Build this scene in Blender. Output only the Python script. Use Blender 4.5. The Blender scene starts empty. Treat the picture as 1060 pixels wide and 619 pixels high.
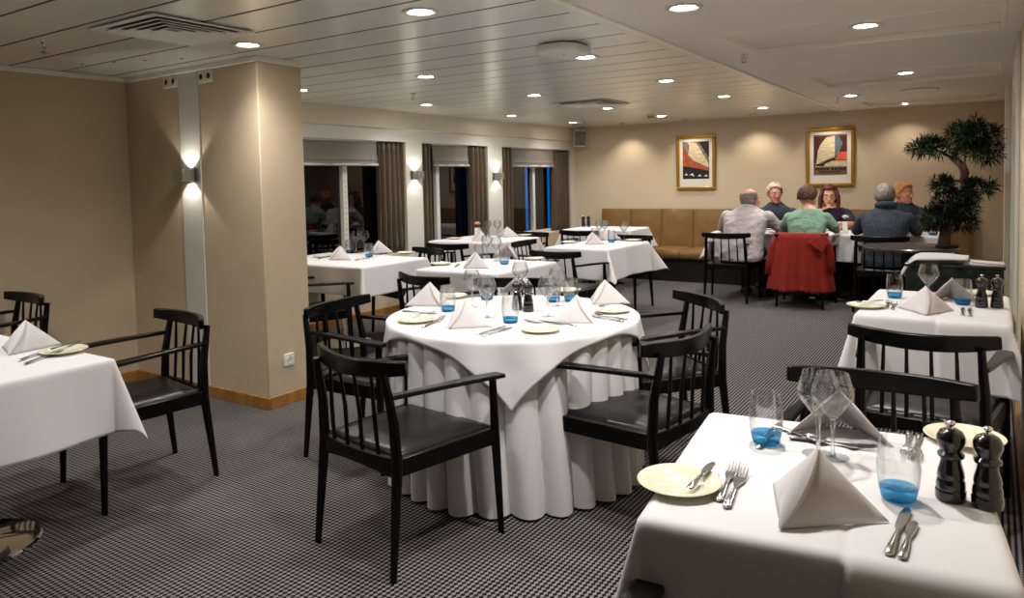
import bpy, math, random
from mathutils import Vector, Matrix, Euler
random.seed(7)
PI = math.pi
sc = bpy.context.scene
col = sc.collection
IMW, IMH = 1060.0, 619.0

# ------------------------------------------------------------------ camera
FPX, YAW, PITCH, ROLL, CY = 761.2, -.58047, .04898, -.0212, 224.75
EYE = 1.4
def cam_axes():
    cy, sy = math.cos(YAW), math.sin(YAW); cp, sp = math.cos(PITCH), math.sin(PITCH)
    fwd = Vector((sy*cp, cy*cp, -sp)); right = Vector((cy, -sy, 0)); up = right.cross(fwd)
    r = right*math.cos(ROLL) + up*math.sin(ROLL); u = up*math.cos(ROLL) - right*math.sin(ROLL)
    return r, u, fwd
CR, CU, CF = cam_axes()
cd = bpy.data.cameras.new('camera'); cam = bpy.data.objects.new('camera', cd); col.objects.link(cam)
cam.matrix_world = Matrix(((CR.x, CU.x, -CF.x, 0), (CR.y, CU.y, -CF.y, 0), (CR.z, CU.z, -CF.z, EYE), (0, 0, 0, 1)))
cd.sensor_width = 36; cd.lens = 36*FPX/IMW; cd.shift_y = (CY - IMH/2)/IMW; cd.clip_start = .02
sc.camera = cam
def ray(px, py):
    return CR*((px - 530)/FPX) - CU*((py - CY)/FPX) + CF
def at(px, py, z):
    d = ray(px, py); t = (z - EYE)/d.z
    return Vector((d.x*t, d.y*t, z))

# ------------------------------------------------------------------ materials
def lin(c):
    out = []
    for v in c:
        v /= 255.0
        out.append(v/12.92 if v <= .04045 else ((v + .055)/1.055)**2.4)
    return (*out, 1)
MATS = {}
def mat(name, c, rough=.5, metal=0, coat=0, bump=None, var=None, spec=.5, emit=None, trans=0, sheen=0, alpha=1):
    m = bpy.data.materials.new(name); m.use_nodes = True
    nt = m.node_tree; b = nt.nodes['Principled BSDF']
    b.inputs['Base Color'].default_value = lin(c)
    b.inputs['Roughness'].default_value = rough; b.inputs['Metallic'].default_value = metal
    b.inputs['Coat Weight'].default_value = coat; b.inputs['Coat Roughness'].default_value = .12
    b.inputs['Specular IOR Level'].default_value = spec
    b.inputs['Transmission Weight'].default_value = trans
    b.inputs['Sheen Weight'].default_value = sheen
    if emit:
        b.inputs['Emission Color'].default_value = lin(emit[0]); b.inputs['Emission Strength'].default_value = emit[1]
    if bump or var:
        tc = nt.nodes.new('ShaderNodeTexCoord')
    if bump:      # (scale, strength, detail)
        n = nt.nodes.new('ShaderNodeTexNoise'); n.inputs['Scale'].default_value = bump[0]; n.inputs['Detail'].default_value = 3
        bp = nt.nodes.new('ShaderNodeBump'); bp.inputs['Strength'].default_value = bump[1]; bp.inputs['Distance'].default_value = bump[2] if len(bump) > 2 else .004
        nt.links.new(tc.outputs['Object'], n.inputs['Vector']); nt.links.new(n.outputs['Fac'], bp.inputs['Height'])
        nt.links.new(bp.outputs['Normal'], b.inputs['Normal'])
    if var:       # (scale, second colour, stretch)
        n = nt.nodes.new('ShaderNodeTexNoise'); n.inputs['Scale'].default_value = var[0]; n.inputs['Detail'].default_value = 4
        mp = nt.nodes.new('ShaderNodeMapping'); mp.inputs['Scale'].default_value = var[2] if len(var) > 2 else (1, 1, 1)
        mx = nt.nodes.new('ShaderNodeMix'); mx.data_type = 'RGBA'
        mx.inputs[6].default_value = lin(c); mx.inputs[7].default_value = lin(var[1])
        rp = nt.nodes.new('ShaderNodeValToRGB'); rp.color_ramp.elements[0].position = .35; rp.color_ramp.elements[1].position = .65
        nt.links.new(tc.outputs['Object'], mp.inputs['Vector']); nt.links.new(mp.outputs['Vector'], n.inputs['Vector'])
        nt.links.new(n.outputs['Fac'], rp.inputs['Fac']); nt.links.new(rp.outputs['Color'], mx.inputs[0])
        nt.links.new(mx.outputs[2], b.inputs['Base Color'])
    MATS[name] = m
    return m

def glass_mat(name, tint=(252, 253, 253), edge=(238, 242, 244), base=.12, top=.65, power=2.4, rough=.0, glossy=False):
    m = bpy.data.materials.new(name); m.use_nodes = True
    nt = m.node_tree; nt.nodes.remove(nt.nodes['Principled BSDF']); out = nt.nodes['Material Output']
    lw = nt.nodes.new('ShaderNodeLayerWeight'); lw.inputs['Blend'].default_value = .5
    rp = nt.nodes.new('ShaderNodeValToRGB'); rp.color_ramp.elements[0].color = lin(tint); rp.color_ramp.elements[1].color = lin(edge)
    rp.color_ramp.elements[0].position = .45
    tr = nt.nodes.new('ShaderNodeBsdfTransparent')
    gl = nt.nodes.new('ShaderNodeBsdfGlossy' if glossy else 'ShaderNodeBsdfGlass'); gl.inputs['Roughness'].default_value = rough
    if not glossy: nt.links.new(rp.outputs['Color'], gl.inputs['Color'])
    pw = nt.nodes.new('ShaderNodeMath'); pw.operation = 'POWER'; pw.inputs[1].default_value = power
    mu = nt.nodes.new('ShaderNodeMath'); mu.operation = 'MULTIPLY_ADD'; mu.inputs[1].default_value = top; mu.inputs[2].default_value = base; mu.use_clamp = True
    mx = nt.nodes.new('ShaderNodeMixShader')
    nt.links.new(lw.outputs['Facing'], rp.inputs['Fac']); nt.links.new(rp.outputs['Color'], tr.inputs['Color'])
    nt.links.new(lw.outputs['Facing'], pw.inputs[0]); nt.links.new(pw.outputs[0], mu.inputs[0]); nt.links.new(mu.outputs[0], mx.inputs['Fac'])
    nt.links.new(tr.outputs[0], mx.inputs[1]); nt.links.new(gl.outputs[0], mx.inputs[2]); nt.links.new(mx.outputs[0], out.inputs['Surface'])
    MATS[name] = m
    return m

def carpet_mat():
    m = bpy.data.materials.new('woven_carpet'); m.use_nodes = True
    nt = m.node_tree; b = nt.nodes['Principled BSDF']; L = nt.links.new
    b.inputs['Roughness'].default_value = .95; b.inputs['Specular IOR Level'].default_value = .1
    g = nt.nodes.new('ShaderNodeNewGeometry'); s = nt.nodes.new('ShaderNodeSeparateXYZ'); L(g.outputs['Position'], s.inputs[0])
    def mth(op, a, bb=None):
        n = nt.nodes.new('ShaderNodeMath'); n.operation = op
        for i, v in enumerate((a, bb)):
            if v is None: continue
            if isinstance(v, (int, float)): n.inputs[i].default_value = v
            else: L(v, n.inputs[i])
        return n.outputs[0]
    P = .0205
    cx = mth('COSINE', mth('MULTIPLY', s.outputs['X'], 2*PI/P)); cyy = mth('COSINE', mth('MULTIPLY', s.outputs['Y'], 2*PI/P))
    dot = mth('ADD', mth('MULTIPLY', cx, 1.15), mth('MULTIPLY', cyy, .85))
    nz = nt.nodes.new('ShaderNodeTexNoise'); nz.inputs['Scale'].default_value = 400; nz.inputs['Detail'].default_value = 2; L(g.outputs['Position'], nz.inputs['Vector'])
    dot = mth('ADD', dot, mth('MULTIPLY', mth('SUBTRACT', nz.outputs['Fac'], .5), 1.0))
    rp = nt.nodes.new('ShaderNodeValToRGB')
    e = rp.color_ramp.elements; e[0].position = .36; e[0].color = lin((128, 123, 119)); e[1].position = .58; e[1].color = lin((11, 11, 20))
    f = mth('MULTIPLY', mth('ADD', dot, 2.0), .25); L(f, rp.inputs['Fac']); L(rp.outputs['Color'], b.inputs['Base Color'])
    bp = nt.nodes.new('ShaderNodeBump'); bp.inputs['Strength'].default_value = .4; bp.inputs['Distance'].default_value = .003; bp.invert = True
    L(f, bp.inputs['Height']); L(bp.outputs['Normal'], b.inputs['Normal'])
    MATS['woven_carpet'] = m
    return m

M = MATS
carpet_mat()
mat('beige_wallpaper', (204, 185, 158), .75, bump=(260, .25, .002), var=(3, (198, 179, 152)))
mat('cream_wallpaper', (212, 196, 171), .75, bump=(260, .2, .002))
mat('fascia_beige', (214, 204, 184), .5)
mat('white_paint', (216, 212, 203), .4)
mat('ceiling_metal', (236, 235, 228), .30, metal=.3, coat=.3)
mat('groove_dark', (44, 42, 38), .6)
mat('ceiling_smooth', (238, 232, 226), .45)
mat('ceiling_trim', (242, 238, 230), .45)
mat('oak', (176, 124, 62), .4, var=(14, (150, 100, 46), (1, 1, .2)))
mat('black_lacquer', (3, 3, 3), .27, spec=.28, bump=(60, .05, .001))
mat('black_leather', (8, 7, 7), .34, spec=.4, bump=(220, .25, .001))
mat('tablecloth_white', (216, 213, 213), .8, bump=(500, .12, .001), sheen=.1)
mat('napkin_white', (206, 200, 199), .8, bump=(500, .1, .001))
mat('chrome', (225, 225, 222), .06, metal=1)
mat('steel', (205, 205, 205), .16, metal=1)
mat('grey_metal', (120, 118, 115), .3, metal=.8)
mat('ivory_china', (224, 218, 194), .18, coat=.4)
mat('white_china', (240, 239, 236), .2, coat=.4)
mat('mill_black', (8, 8, 9), .16, coat=.6)
glass_mat('clear_glass')
glass_mat('solid_glass', base=.55, top=.4)
glass_mat('blue_glass_core', (150, 216, 246), (70, 166, 226), .25, .4)
mat('tan_leather', (134, 101, 56), .40, coat=.2, bump=(160, .25, .001), var=(6, (122, 91, 48)))
mat('bench_black', (10, 9, 9), .7)
mat('curtain_taupe', (84, 68, 49), .45, sheen=.3, bump=(300, .2, .001))
mat('blind_linen_shaded', (122, 114, 105), .8, bump=(300, .3, .001))  # shade on the blinds put into the colour; reused on the speaker grille
mat('gold_frame', (188, 140, 46), .3, metal=.75)
mat('paper_white', (238, 232, 222), .8)
mat('ink_black', (24, 22, 26), .7)
mat('ink_orange', (196, 92, 56), .7, var=(20, (150, 74, 52)))
mat('ink_cream', (226, 212, 178), .7, var=(16, (190, 176, 146), (1, 1, 3)))
mat('ink_grey', (150, 140, 126), .7, var=(20, (90, 80, 76)))
mat('ink_plum', (74, 26, 36), .7)
mat('ink_red', (196, 52, 46), .7, var=(8, (224, 110, 64)))
mat('ink_brown', (120, 92, 66), .7)
mat('ink_blue', (80, 110, 130), .7)
mat('plastic_white', (236, 234, 230), .35)
mat('plastic_cream', (226, 218, 196), .4)
mat('plastic_dark', (30, 29, 28), .5)
mat('lens_glow', (255, 252, 246), .5, emit=((255, 250, 242), 50))
mat('spot_glow', (255, 246, 230), .5, emit=((255, 240, 215), 14))
mat('blue_glow', (20, 110, 220), .5, emit=((14, 140, 235), 2.6))
mat('dark_wood', (70, 58, 52), .3, coat=.3, var=(10, (52, 42, 38), (1, 4, 1)))
mat('green_marble', (17, 24, 19), .2, coat=.3, var=(9, (48, 60, 48)))
mat('leaf_green', (26, 42, 16), .6, spec=.15, var=(5, (15, 27, 10)))
mat('bark', (92, 64, 44), .85, bump=(40, .8, .01), var=(18, (58, 40, 28)))
mat('soil', (40, 30, 24), .9, bump=(60, .8, .01))
mat('rose_peach', (238, 178, 142), .6)
mat('rose_cream', (246, 238, 214), .6)
mat('stem_green', (62, 96, 48), .5)
mat('night', (4, 5, 8), .4)
# people
mat('skin', (214, 156, 128), .5, bump=(90, .1, .002))
mat('skin_ruddy', (206, 138, 112), .5, bump=(90, .1, .002))
mat('shirt_lilac', (190, 178, 176), .8, bump=(9, 1, .05), var=(4, (166, 154, 154)))
mat('shirt_navy', (44, 52, 70), .8, bump=(14, .4, .02))
mat('shirt_green', (124, 156, 134), .8, bump=(8, 1, .05), var=(4, (112, 146, 122)))
mat('top_dark_navy', (34, 36, 62), .75, bump=(14, .4, .02))
mat('knit_grey', (58, 66, 76), .95, bump=(120, .9, .006), var=(60, (34, 40, 50)))
mat('jacket_navy', (36, 42, 62), .8, bump=(14, .4, .02))
mat('trousers_black', (16, 16, 18), .85, bump=(14, .3, .02))
mat('jacket_red', (142, 28, 17), .9, bump=(10, .4, .03), var=(5, (128, 24, 14)))
mat('hair_grey', (150, 140, 128), .7, bump=(90, .8, .01), var=(40, (96, 90, 84)))
mat('hair_white', (214, 204, 184), .7, bump=(60, 1, .02), var=(30, (176, 164, 144)))
mat('hair_brown', (92, 54, 30), .6, bump=(60, 1, .02), var=(30, (50, 28, 16)))
mat('hair_red', (104, 28, 28), .5, bump=(90, .8, .01), var=(40, (64, 14, 18)))
mat('hair_ginger', (226, 164, 104), .6, bump=(90, .8, .01), var=(40, (198, 132, 78)))
mat('eye_dark', (30, 24, 22), .2)
mat('lip', (170, 84, 76), .5)
mat('shoe', (20, 18, 17), .5)

# ------------------------------------------------------------------ mesh builder
def frame_of(d, up=None):
    d = d.normalized()
    u = Vector((0, 0, 1)) if up is None else Vector(up)
    if abs(d.dot(u)) > .98: u = Vector((0, 1, 0))
    s = d.cross(u).normalized(); u2 = s.cross(d).normalized()
    return s, u2
class MB:
    def __init__(self): self.v = []; self.f = []
    def add(self, vs, fs, mtx=None):
        o = len(self.v)
        for p in vs:
            p = Vector(p); self.v.append(mtx @ p if mtx else p)
        for f in fs: self.f.append([i + o for i in f])
        return self
    def box(self, c, s, mtx=None, rz=0):
        x, y, z = s[0]/2, s[1]/2, s[2]/2; c = Vector(c); R = Matrix.Rotation(rz, 3, 'Z')
        vs = [c + R @ Vector((i*x, j*y, k*z)) for k in (-1, 1) for j in (-1, 1) for i in (-1, 1)]
        return self.add(vs, [(0, 2, 3, 1), (4, 5, 7, 6), (0, 1, 5, 4), (2, 6, 7, 3), (0, 4, 6, 2), (1, 3, 7, 5)], mtx)
    def bx(self, x0, x1, y0, y1, z0, z1, mtx=None):
        return self.box(((x0+x1)/2, (y0+y1)/2, (z0+z1)/2), (abs(x1-x0), abs(y1-y0), abs(z1-z0)), mtx)
    def bar(self, p0, p1, w0, h0, w1=None, h1=None, up=None, mtx=None):
        p0, p1 = Vector(p0), Vector(p1); s, u = frame_of(p1 - p0, up)
        w1 = w0 if w1 is None else w1; h1 = h0 if h1 is None else h1
        vs = []
        for p, w, h in ((p0, w0, h0), (p1, w1, h1)):
            vs += [p - s*w/2 - u*h/2, p + s*w/2 - u*h/2, p + s*w/2 + u*h/2, p - s*w/2 + u*h/2]
        return self.add(vs, [(3, 2, 1, 0), (4, 5, 6, 7), (0, 1, 5, 4), (1, 2, 6, 5), (2, 3, 7, 6), (3, 0, 4, 7)], mtx)
    def loft(self, rings, cap=True, closed=True, mtx=None):
        n = len(rings[0]); vs = [p for r in rings for p in r]; fs = []
        for i in range(len(rings) - 1):
            for j in range(n if closed else n - 1):
                k = (j + 1) % n
                fs.append((i*n + j, i*n + k, (i+1)*n + k, (i+1)*n + j))
        if cap and closed:
            fs.append(tuple(reversed(range(n)))); fs.append(tuple(range((len(rings)-1)*n, len(rings)*n)))
        return self.add(vs, fs, mtx)
    def tube(self, pts, radii, n=8, flat=(1, 1), up=None, cap=True, mtx=None):
        pts = [Vector(p) for p in pts]
        if not isinstance(radii, (list, tuple)): radii = [radii]*len(pts)
        rings = []; pu = up
        for i, p in enumerate(pts):
            d = pts[min(i+1, len(pts)-1)] - pts[max(i-1, 0)]
            s, u = frame_of(d, pu); pu = u if up is None else up
            rings.append([p + s*math.cos(2*PI*k/n)*radii[i]*flat[0] + u*math.sin(2*PI*k/n)*radii[i]*flat[1] for k in range(n)])
        return self.loft(rings, cap, True, mtx)
    def sweep(self, pts, sec, up=(0, 0, 1), mtx=None):      # sec: list of (side, up) offsets, or one list per point
        pts = [Vector(p) for p in pts]; rings = []
        for i, p in enumerate(pts):
            d = pts[min(i+1, len(pts)-1)] - pts[max(i-1, 0)]
            s, u = frame_of(d, up)
            ss = sec[i] if isinstance(sec[0], list) else sec
            rings.append([p + s*a + u*b for a, b in ss])
        return self.loft(rings, True, True, mtx)
    def lathe(self, prof, n=24, c=(0, 0, 0), mtx=None, cap=False):
        c = Vector(c); vs = []; fs = []; idx = []
        for r, z in prof:
            if r < 1e-6: idx.append([len(vs)]*n); vs.append(c + Vector((0, 0, z)))
            else:
                idx.append(list(range(len(vs), len(vs)+n)))
                vs += [c + Vector((r*math.cos(2*PI*k/n), r*math.sin(2*PI*k/n), z)) for k in range(n)]
        for i in range(len(prof) - 1):
            a, b = idx[i], idx[i+1]
            for k in range(n):
                q = [a[k], a[(k+1) % n], b[(k+1) % n], b[k]]; u = []
                for x in q:
                    if x not in u: u.append(x)
                if len(u) > 2: fs.append(tuple(u))
        return self.add(vs, fs, mtx)
    def grid(self, fn, nu, nv, mtx=None, mask=None):
        vs = [fn(i/nu, j/nv) for j in range(nv+1) for i in range(nu+1)]
        fs = [(j*(nu+1)+i, j*(nu+1)+i+1, (j+1)*(nu+1)+i+1, (j+1)*(nu+1)+i) for j in range(nv) for i in range(nu)
              if mask is None or mask((i+.5)/nu, (j+.5)/nv)]
        return self.add(vs, fs, mtx)
    def ball(self, c, r, n=16, m=10, rot=None, mtx=None):
        c = Vector(c); r = (r, r, r) if not isinstance(r, (tuple, list)) else r
        R = Euler(rot).to_matrix() if rot else Matrix.Identity(3)
        prof = [(math.sin(PI*i/m), -math.cos(PI*i/m)) for i in range(m+1)]
        t = MB().lathe([(max(a, 0) if 0 < i < m else 0, b) for i, (a, b) in enumerate(prof)], n)
        return self.add([c + R @ Vector((p.x*r[0], p.y*r[1], p.z*r[2])) for p in t.v], t.f, mtx)
    def cone(self, p0, r0, p1, r1, n=12, flat=(1, 1), up=None):     # rounded limb
        p0, p1 = Vector(p0), Vector(p1); L = (p1 - p0).length
        pts = []; rr = []
        for k in range(5):
            a = PI/2*(1 - k/4); pts.append(p0 - (p1-p0).normalized()*r0*math.sin(a)); rr.append(max(r0*math.cos(a), 1e-4))
        for k in range(5):
            a = PI/2*k/4; pts.append(p1 + (p1-p0).normalized()*r1*math.sin(a)); rr.append(max(r1*math.cos(a), 1e-4))
        return self.tube(pts, rr, n, flat, up)
    def build(self, name, m=None, parent=None, smooth=True, bevel=0, seg=2, solid=0, subsurf=0, sharp=35, loc=None, rz=0, offset=-1):
        me = bpy.data.meshes.new(name); me.from_pydata([tuple(p) for p in self.v], [], self.f); me.validate()
        import bmesh
        b = bmesh.new(); b.from_mesh(me); bmesh.ops.recalc_face_normals(b, faces=b.faces); b.to_mesh(me); b.free()
        if smooth:
            me.polygons.foreach_set('use_smooth', [True]*len(me.polygons))
            me.set_sharp_from_angle(angle=math.radians(sharp))
        o = bpy.data.objects.new(name, me); col.objects.link(o)
        if m: me.materials.append(MATS[m] if isinstance(m, str) else m)
        if solid:
            s = o.modifiers.new('thick', 'SOLIDIFY'); s.thickness = solid; s.offset = offset
        if bevel:
            s = o.modifiers.new('round', 'BEVEL'); s.width = bevel; s.segments = seg; s.limit_method = 'ANGLE'; s.angle_limit = math.radians(40); s.harden_normals = False
        if subsurf:
            s = o.modifiers.new('sub', 'SUBSURF'); s.levels = s.render_levels = subsurf
        if parent: o.parent = parent
        if loc is not None: o.location = loc
        if rz: o.rotation_euler.z = rz
        return o
def tag(o, label=None, cat=None, group=None, kind=None):
    if label: o['label'] = label
    if cat: o['category'] = cat
    if group: o['group'] = group
    if kind: o['kind'] = kind
    return o
def thing(name, label, cat, loc=(0, 0, 0), rz=0, group=None):
    o = bpy.data.objects.new(name, None); col.objects.link(o); o.empty_display_size = .1
    o.location = loc; o.rotation_euler = (0, 0, rz)
    return tag(o, label, cat, group)
KIDS = {}
def copy_tree(o, parent=None):
    c = o.copy(); col.objects.link(c)
    if parent: c.parent = parent
    for ch in list(o.children): copy_tree(ch, c)
    return c
def place(proto, loc, rz, label, group=None):
    """first use moves the prototype itself, later uses copy it"""
    if not proto.get('_used'):
        proto['_used'] = 1; o = proto
    else:
        o = copy_tree(proto)
    o.location = loc; o.rotation_euler = (0, 0, rz); o['label'] = label
    if group: o['group'] = group
    return o
def clean_used():
    for o in bpy.data.objects:
        if '_used' in o: del o['_used']
def struct(mb, name, m, **k):
    o = mb.build(name, m, **k); o['kind'] = 'structure'
    return o
DL_POWER, SP_POWER, SC_POWER, EXPO = 30, 9, 2.0, .98
WARM = (1.0, .97, .925)
# ================================================================== the setting
CEIL = 2.2
XW, YB, XL, YP0, YP1, XP = -5.46, 10.15, -5.25, 2.955, 3.30, -3.785     # window wall, back wall, left wall, partition
XR = .125
struct(MB().bx(-6, 1.6, -1.8, YB + .1, -.05, 0), 'floor', 'woven_carpet')
# ceilings: metal planks on the left, smooth panels on the right
XB = -1.635
c = MB(); ys = [2.205 + .3155*k for k in range(-14, 27)]
y_prev = -1.8
for y in [q for q in ys if q > -1.75] + [YB + .02]:
    if y > YB: y = YB + .02
    c.bx(-5.7, XB - .07, y_prev + .009, y - .009, CEIL, CEIL + .02); y_prev = y
c.bx(XB - .075, XB, -1.8, YB, CEIL - .001, CEIL + .02)
ceil_o = struct(c, 'ceiling', 'ceiling_metal', bevel=.002)
struct(MB().bx(-6, 1.7, -1.9, YB + .2, CEIL + .055, CEIL + .09), 'ceiling_backing', 'groove_dark')
COF = [(-1.33, .05, 4.24, 5.0), (-1.30, .05, 6.5, 7.4), (-1.28, .05, 8.98, 9.86), (-1.33, .05, 1.95, 2.75)]
c = MB()
xs0, xs1 = -1.33, .05
edges = [-1.8]
for x0, x1, y0, y1 in sorted(COF, key=lambda q: q[2]): edges += [y0, y1]
edges.append(YB)
for i in range(0, len(edges), 2): c.bx(XB, 1.6, edges[i], edges[i+1], CEIL - .002, CEIL + .018)
for x0, x1, y0, y1 in COF:
    c.bx(XB, x0, y0, y1, CEIL - .002, CEIL + .018); c.bx(x1, 1.6, y0, y1, CEIL - .002, CEIL + .018)
    c.bx(x0 - .01, x1 + .01, y0 - .01, y1 + .01, CEIL + .03, CEIL + .05)
    for a in ((x0 - .006, x0, y0, y1), (x1, x1 + .006, y0, y1), (x0, x1, y0 - .006, y0), (x0, x1, y1, y1 + .006)): c.bx(*a, CEIL, CEIL + .04)
struct(c, 'ceiling_smooth', 'ceiling_smooth')
k = 1
for x0, x1, y0, y1 in COF:
    c = MB(); w = .028
    for a in ((x0, x0 + w, y0, y1), (x1 - w, x1, y0, y1), (x0 + w, x1 - w, y0, y0 + w), (x0 + w, x1 - w, y1 - w, y1)): c.bx(*a, CEIL - .008, CEIL + .031)
    struct(c, f'trim_{k}', 'ceiling_trim', bevel=.006); k += 1
struct(MB().bx(XB - .012, XB + .03, -1.8, YB, CEIL - .012, CEIL), f'trim_{k}', 'ceiling_trim', bevel=.004); k += 1
gk = MB()
for y in ys: gk.bx(-5.6, XB - .075, y - .010, y + .010, CEIL + .0015, CEIL + .015)  # near-flush dark strips in the plank gaps stand in for groove shade
struct(gk, f'trim_{k}', 'groove_dark'); k += 1
# walls
struct(MB().bx(XL - .15, XL, -1.8, YP0, 0, CEIL), 'wall_left', 'beige_wallpaper')
struct(MB().bx(XL - .35, XP, YP0, YP1, 0, CEIL + .0), 'wall_partition', 'beige_wallpaper', bevel=.006)
struct(MB().bx(-5.7, XR, YB, YB + .15, 0, CEIL), 'wall_back', 'cream_wallpaper')
struct(MB().bx(XR, XR + .15, .95, YB, 0, CEIL), 'wall_right', 'cream_wallpaper')
struct(MB().bx(XR + .15, 1.6, .95, 1.05, 0, CEIL), 'wall_entry', 'cream_wallpaper')
struct(MB().bx(1.6, 1.7, -1.8, 1.05, 0, CEIL), 'wall_entry_side', 'cream_wallpaper')
struct(MB().bx(-5.4, 1.7, -1.9, -1.8, 0, CEIL), 'wall_front', 'cream_wallpaper')
# window wall with three openings
OPEN = [(3.95, 6.19), (6.466, 7.77), (8.10, 9.98)]
ZS, ZH = .62, 1.855
w = MB(); XO = XW - .2
w.bx(XO, XW, YP1, YB, 0, ZS); w.bx(XO, XW, YP1, YB, ZH, CEIL)
py = YP1
for a, b in OPEN:
    w.bx(XO, XW, py, a, ZS, ZH); py = b
w.bx(XO, XW, py, YB, ZS, ZH)
struct(w, 'wall_window', 'beige_wallpaper')
# white facing between and over the windows, beige fascia above
w = MB(); t = .012; py = YP1
for a, b in OPEN:
    w.bx(XW, XW + t, py, a, .08, ZH); py = b
w.bx(XW, XW + t, py, YB - .005, .08, ZH); w.bx(XW, XW + t, YP1, YB - .005, ZH, 1.99)
struct(w, f'trim_{k}', 'white_paint'); k += 1
struct(MB().bx(XW, XW + .05, YP1, YB - .002, 1.99, CEIL - .014), f'trim_{k}', 'fascia_beige', bevel=.004); k += 1
# cornice strips
def strip(name, m, *boxes, **kw):
    c = MB()
    for b in boxes: c.bx(*b)
    return struct(c, name, m, **kw)
strip(f'trim_{k}', 'ceiling_trim', (XL, XL + .022, -1.8, YP0 - .022, 2.165, 2.2), (XL, XP + .022, YP0 - .022, YP0, 2.165, 2.2), (XP, XP + .022, YP0, YP1, 2.165, 2.2), bevel=.006); k += 1
strip(f'trim_{k}', 'ceiling_trim', (XW + .05, XW + .066, YP1, YB, 2.186, 2.2)); k += 1
strip('baseboard_left', 'oak', (XL, XL + .014, -1.8, YP0 - .014, 0, .075), (XL, XP + .014, YP0 - .014, YP0, 0, .075), (XP, XP + .014, YP0, YP1, 0, .075), bevel=.003)
strip('baseboard_window', 'oak', (XW, XW + .016, YP1, YB, 0, .075), bevel=.003)
strip('baseboard_right', 'oak', (XR - .016, XR, .95, YB, 0, .1), bevel=.003)
strip(f'trim_{k}', 'white_paint', (-4.6, -4.385, YP0 - .008, YP0, .075, 2.165)); k += 1
# painted casing and pilaster on the right-hand wall
strip(f'trim_{k}', 'ceiling_trim', (XR - .03, XR, 9.2, 9.3, 0, CEIL), (XR - .045, XR, 8.1, 8.35, 0, CEIL), bevel=.004); k += 1
strip(f'trim_{k}', 'white_paint', (XR - .02, XR, 5.2, 6.4, .1, CEIL), bevel=.004); k += 1

# windows
def window(n, a, b, mull, rivets=False):
    r = thing(f'window_{n}', None, None, (0, 0, 0)); r['kind'] = 'structure'
    xg = XW - .13; f = MB()
    f.bx(XO + .02, XW, a, b, ZS, ZS + .02)
    for y0, y1 in ((a, a + .03), (b - .03, b)): f.bx(xg - .03, xg + .03, y0, y1, ZS + .02, ZH)
    f.bx(xg - .03, xg + .03, a + .03, b - .03, ZS + .02, ZS + .06); f.bx(xg - .03, xg + .03, a + .03, b - .03, ZH - .04, ZH)
    o = f.build('window_frame', 'white_paint', r, bevel=.003); o['kind'] = 'structure'
    m_ = MB().bx(xg - .03, xg + .045, mull - .032, mull + .032, ZS + .06, ZH - .04)
    o = m_.build('mullion', 'white_paint', r, bevel=.004); o['kind'] = 'structure'
    if rivets:
        q = MB()
        for i in range(20): q.lathe([(0, .003), (.006, .002), (.007, 0)], 8, mtx=Matrix.Translation((xg + .045, mull, ZS + .1 + i*.055)) @ Matrix.Rotation(PI/2, 4, 'Y'))
        o = q.build('rivets', 'grey_metal', r); o['kind'] = 'structure'
    o = MB().bx(xg - .006, xg, a + .02, b - .02, ZS + .02, ZH - .02).build('pane', 'window_glass', r, smooth=False); o['kind'] = 'structure'
glass_mat('window_glass', (150, 156, 162), (90, 94, 100), .065, .75, 3.5, glossy=True)
window(1, *OPEN[0], 5.36, True); window(2, *OPEN[1], 6.86); window(3, *OPEN[2], 9.05)
# the dark ship's side beyond the glass
o = struct(MB().bx(-6.3, -6.25, 3.3, 10.6, -.2, 2.6), 'exterior', 'night')
for nm, y0, y1, lb in (('hull_glow_strip', 8.985, 9.02, 'thin glowing strip for the blue-lit hull outside the last window, beside its mullion'),
                       ('hull_glow_strip', 9.61, 9.655, 'broader glowing strip for the blue-lit hull outside the last window, beside the curtain')):
    tag(MB().bx(XO - .02, XO + .0, y0 + .04, y1 + .04, 0, ZH).build(nm, 'blue_glow', bevel=.004), lb, 'light')  # emission stands in for the blue-lit hull outside

# curtains and blinds
def curtain(y0, y1, label, folds, seed, x=XW - .05):
    rnd = random.Random(seed); ph = rnd.random()*6
    def fn(u, v):
        y = y0 + (y1 - y0)*u; z = ZH - .004 - v*(ZH - ZS - .03)
        a = .036 + .010*v
        xx = x + a*math.sin(u*folds*2*PI + ph + .5*math.sin(v*3 + ph)) + .006*math.sin(u*folds*5.3 + ph*2 + v*2)
        return (xx, y + .012*math.sin(v*4 + ph)*(1 - abs(2*u - 1)), z)
    o = MB().grid(fn, folds*14, 14).build('curtain', 'curtain_taupe', solid=.004)
    return tag(o, label, 'curtain', 'taupe curtains at the windows')
curtain(5.78, 6.185, 'taupe curtain at the right end of the wide window with the riveted mullion', 5, 1)
curtain(6.47, 6.69, 'narrow taupe curtain at the left side of the middle window', 3, 2)
curtain(7.40, 7.765, 'taupe curtain behind the peach rose at the middle window', 4, 3)
curtain(8.105, 8.37, 'taupe curtain at the left side of the window with blue strips', 3, 4)
curtain(9.53, 9.975, 'taupe curtain nearest the back wall, beside the blue strip', 5, 5)
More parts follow.
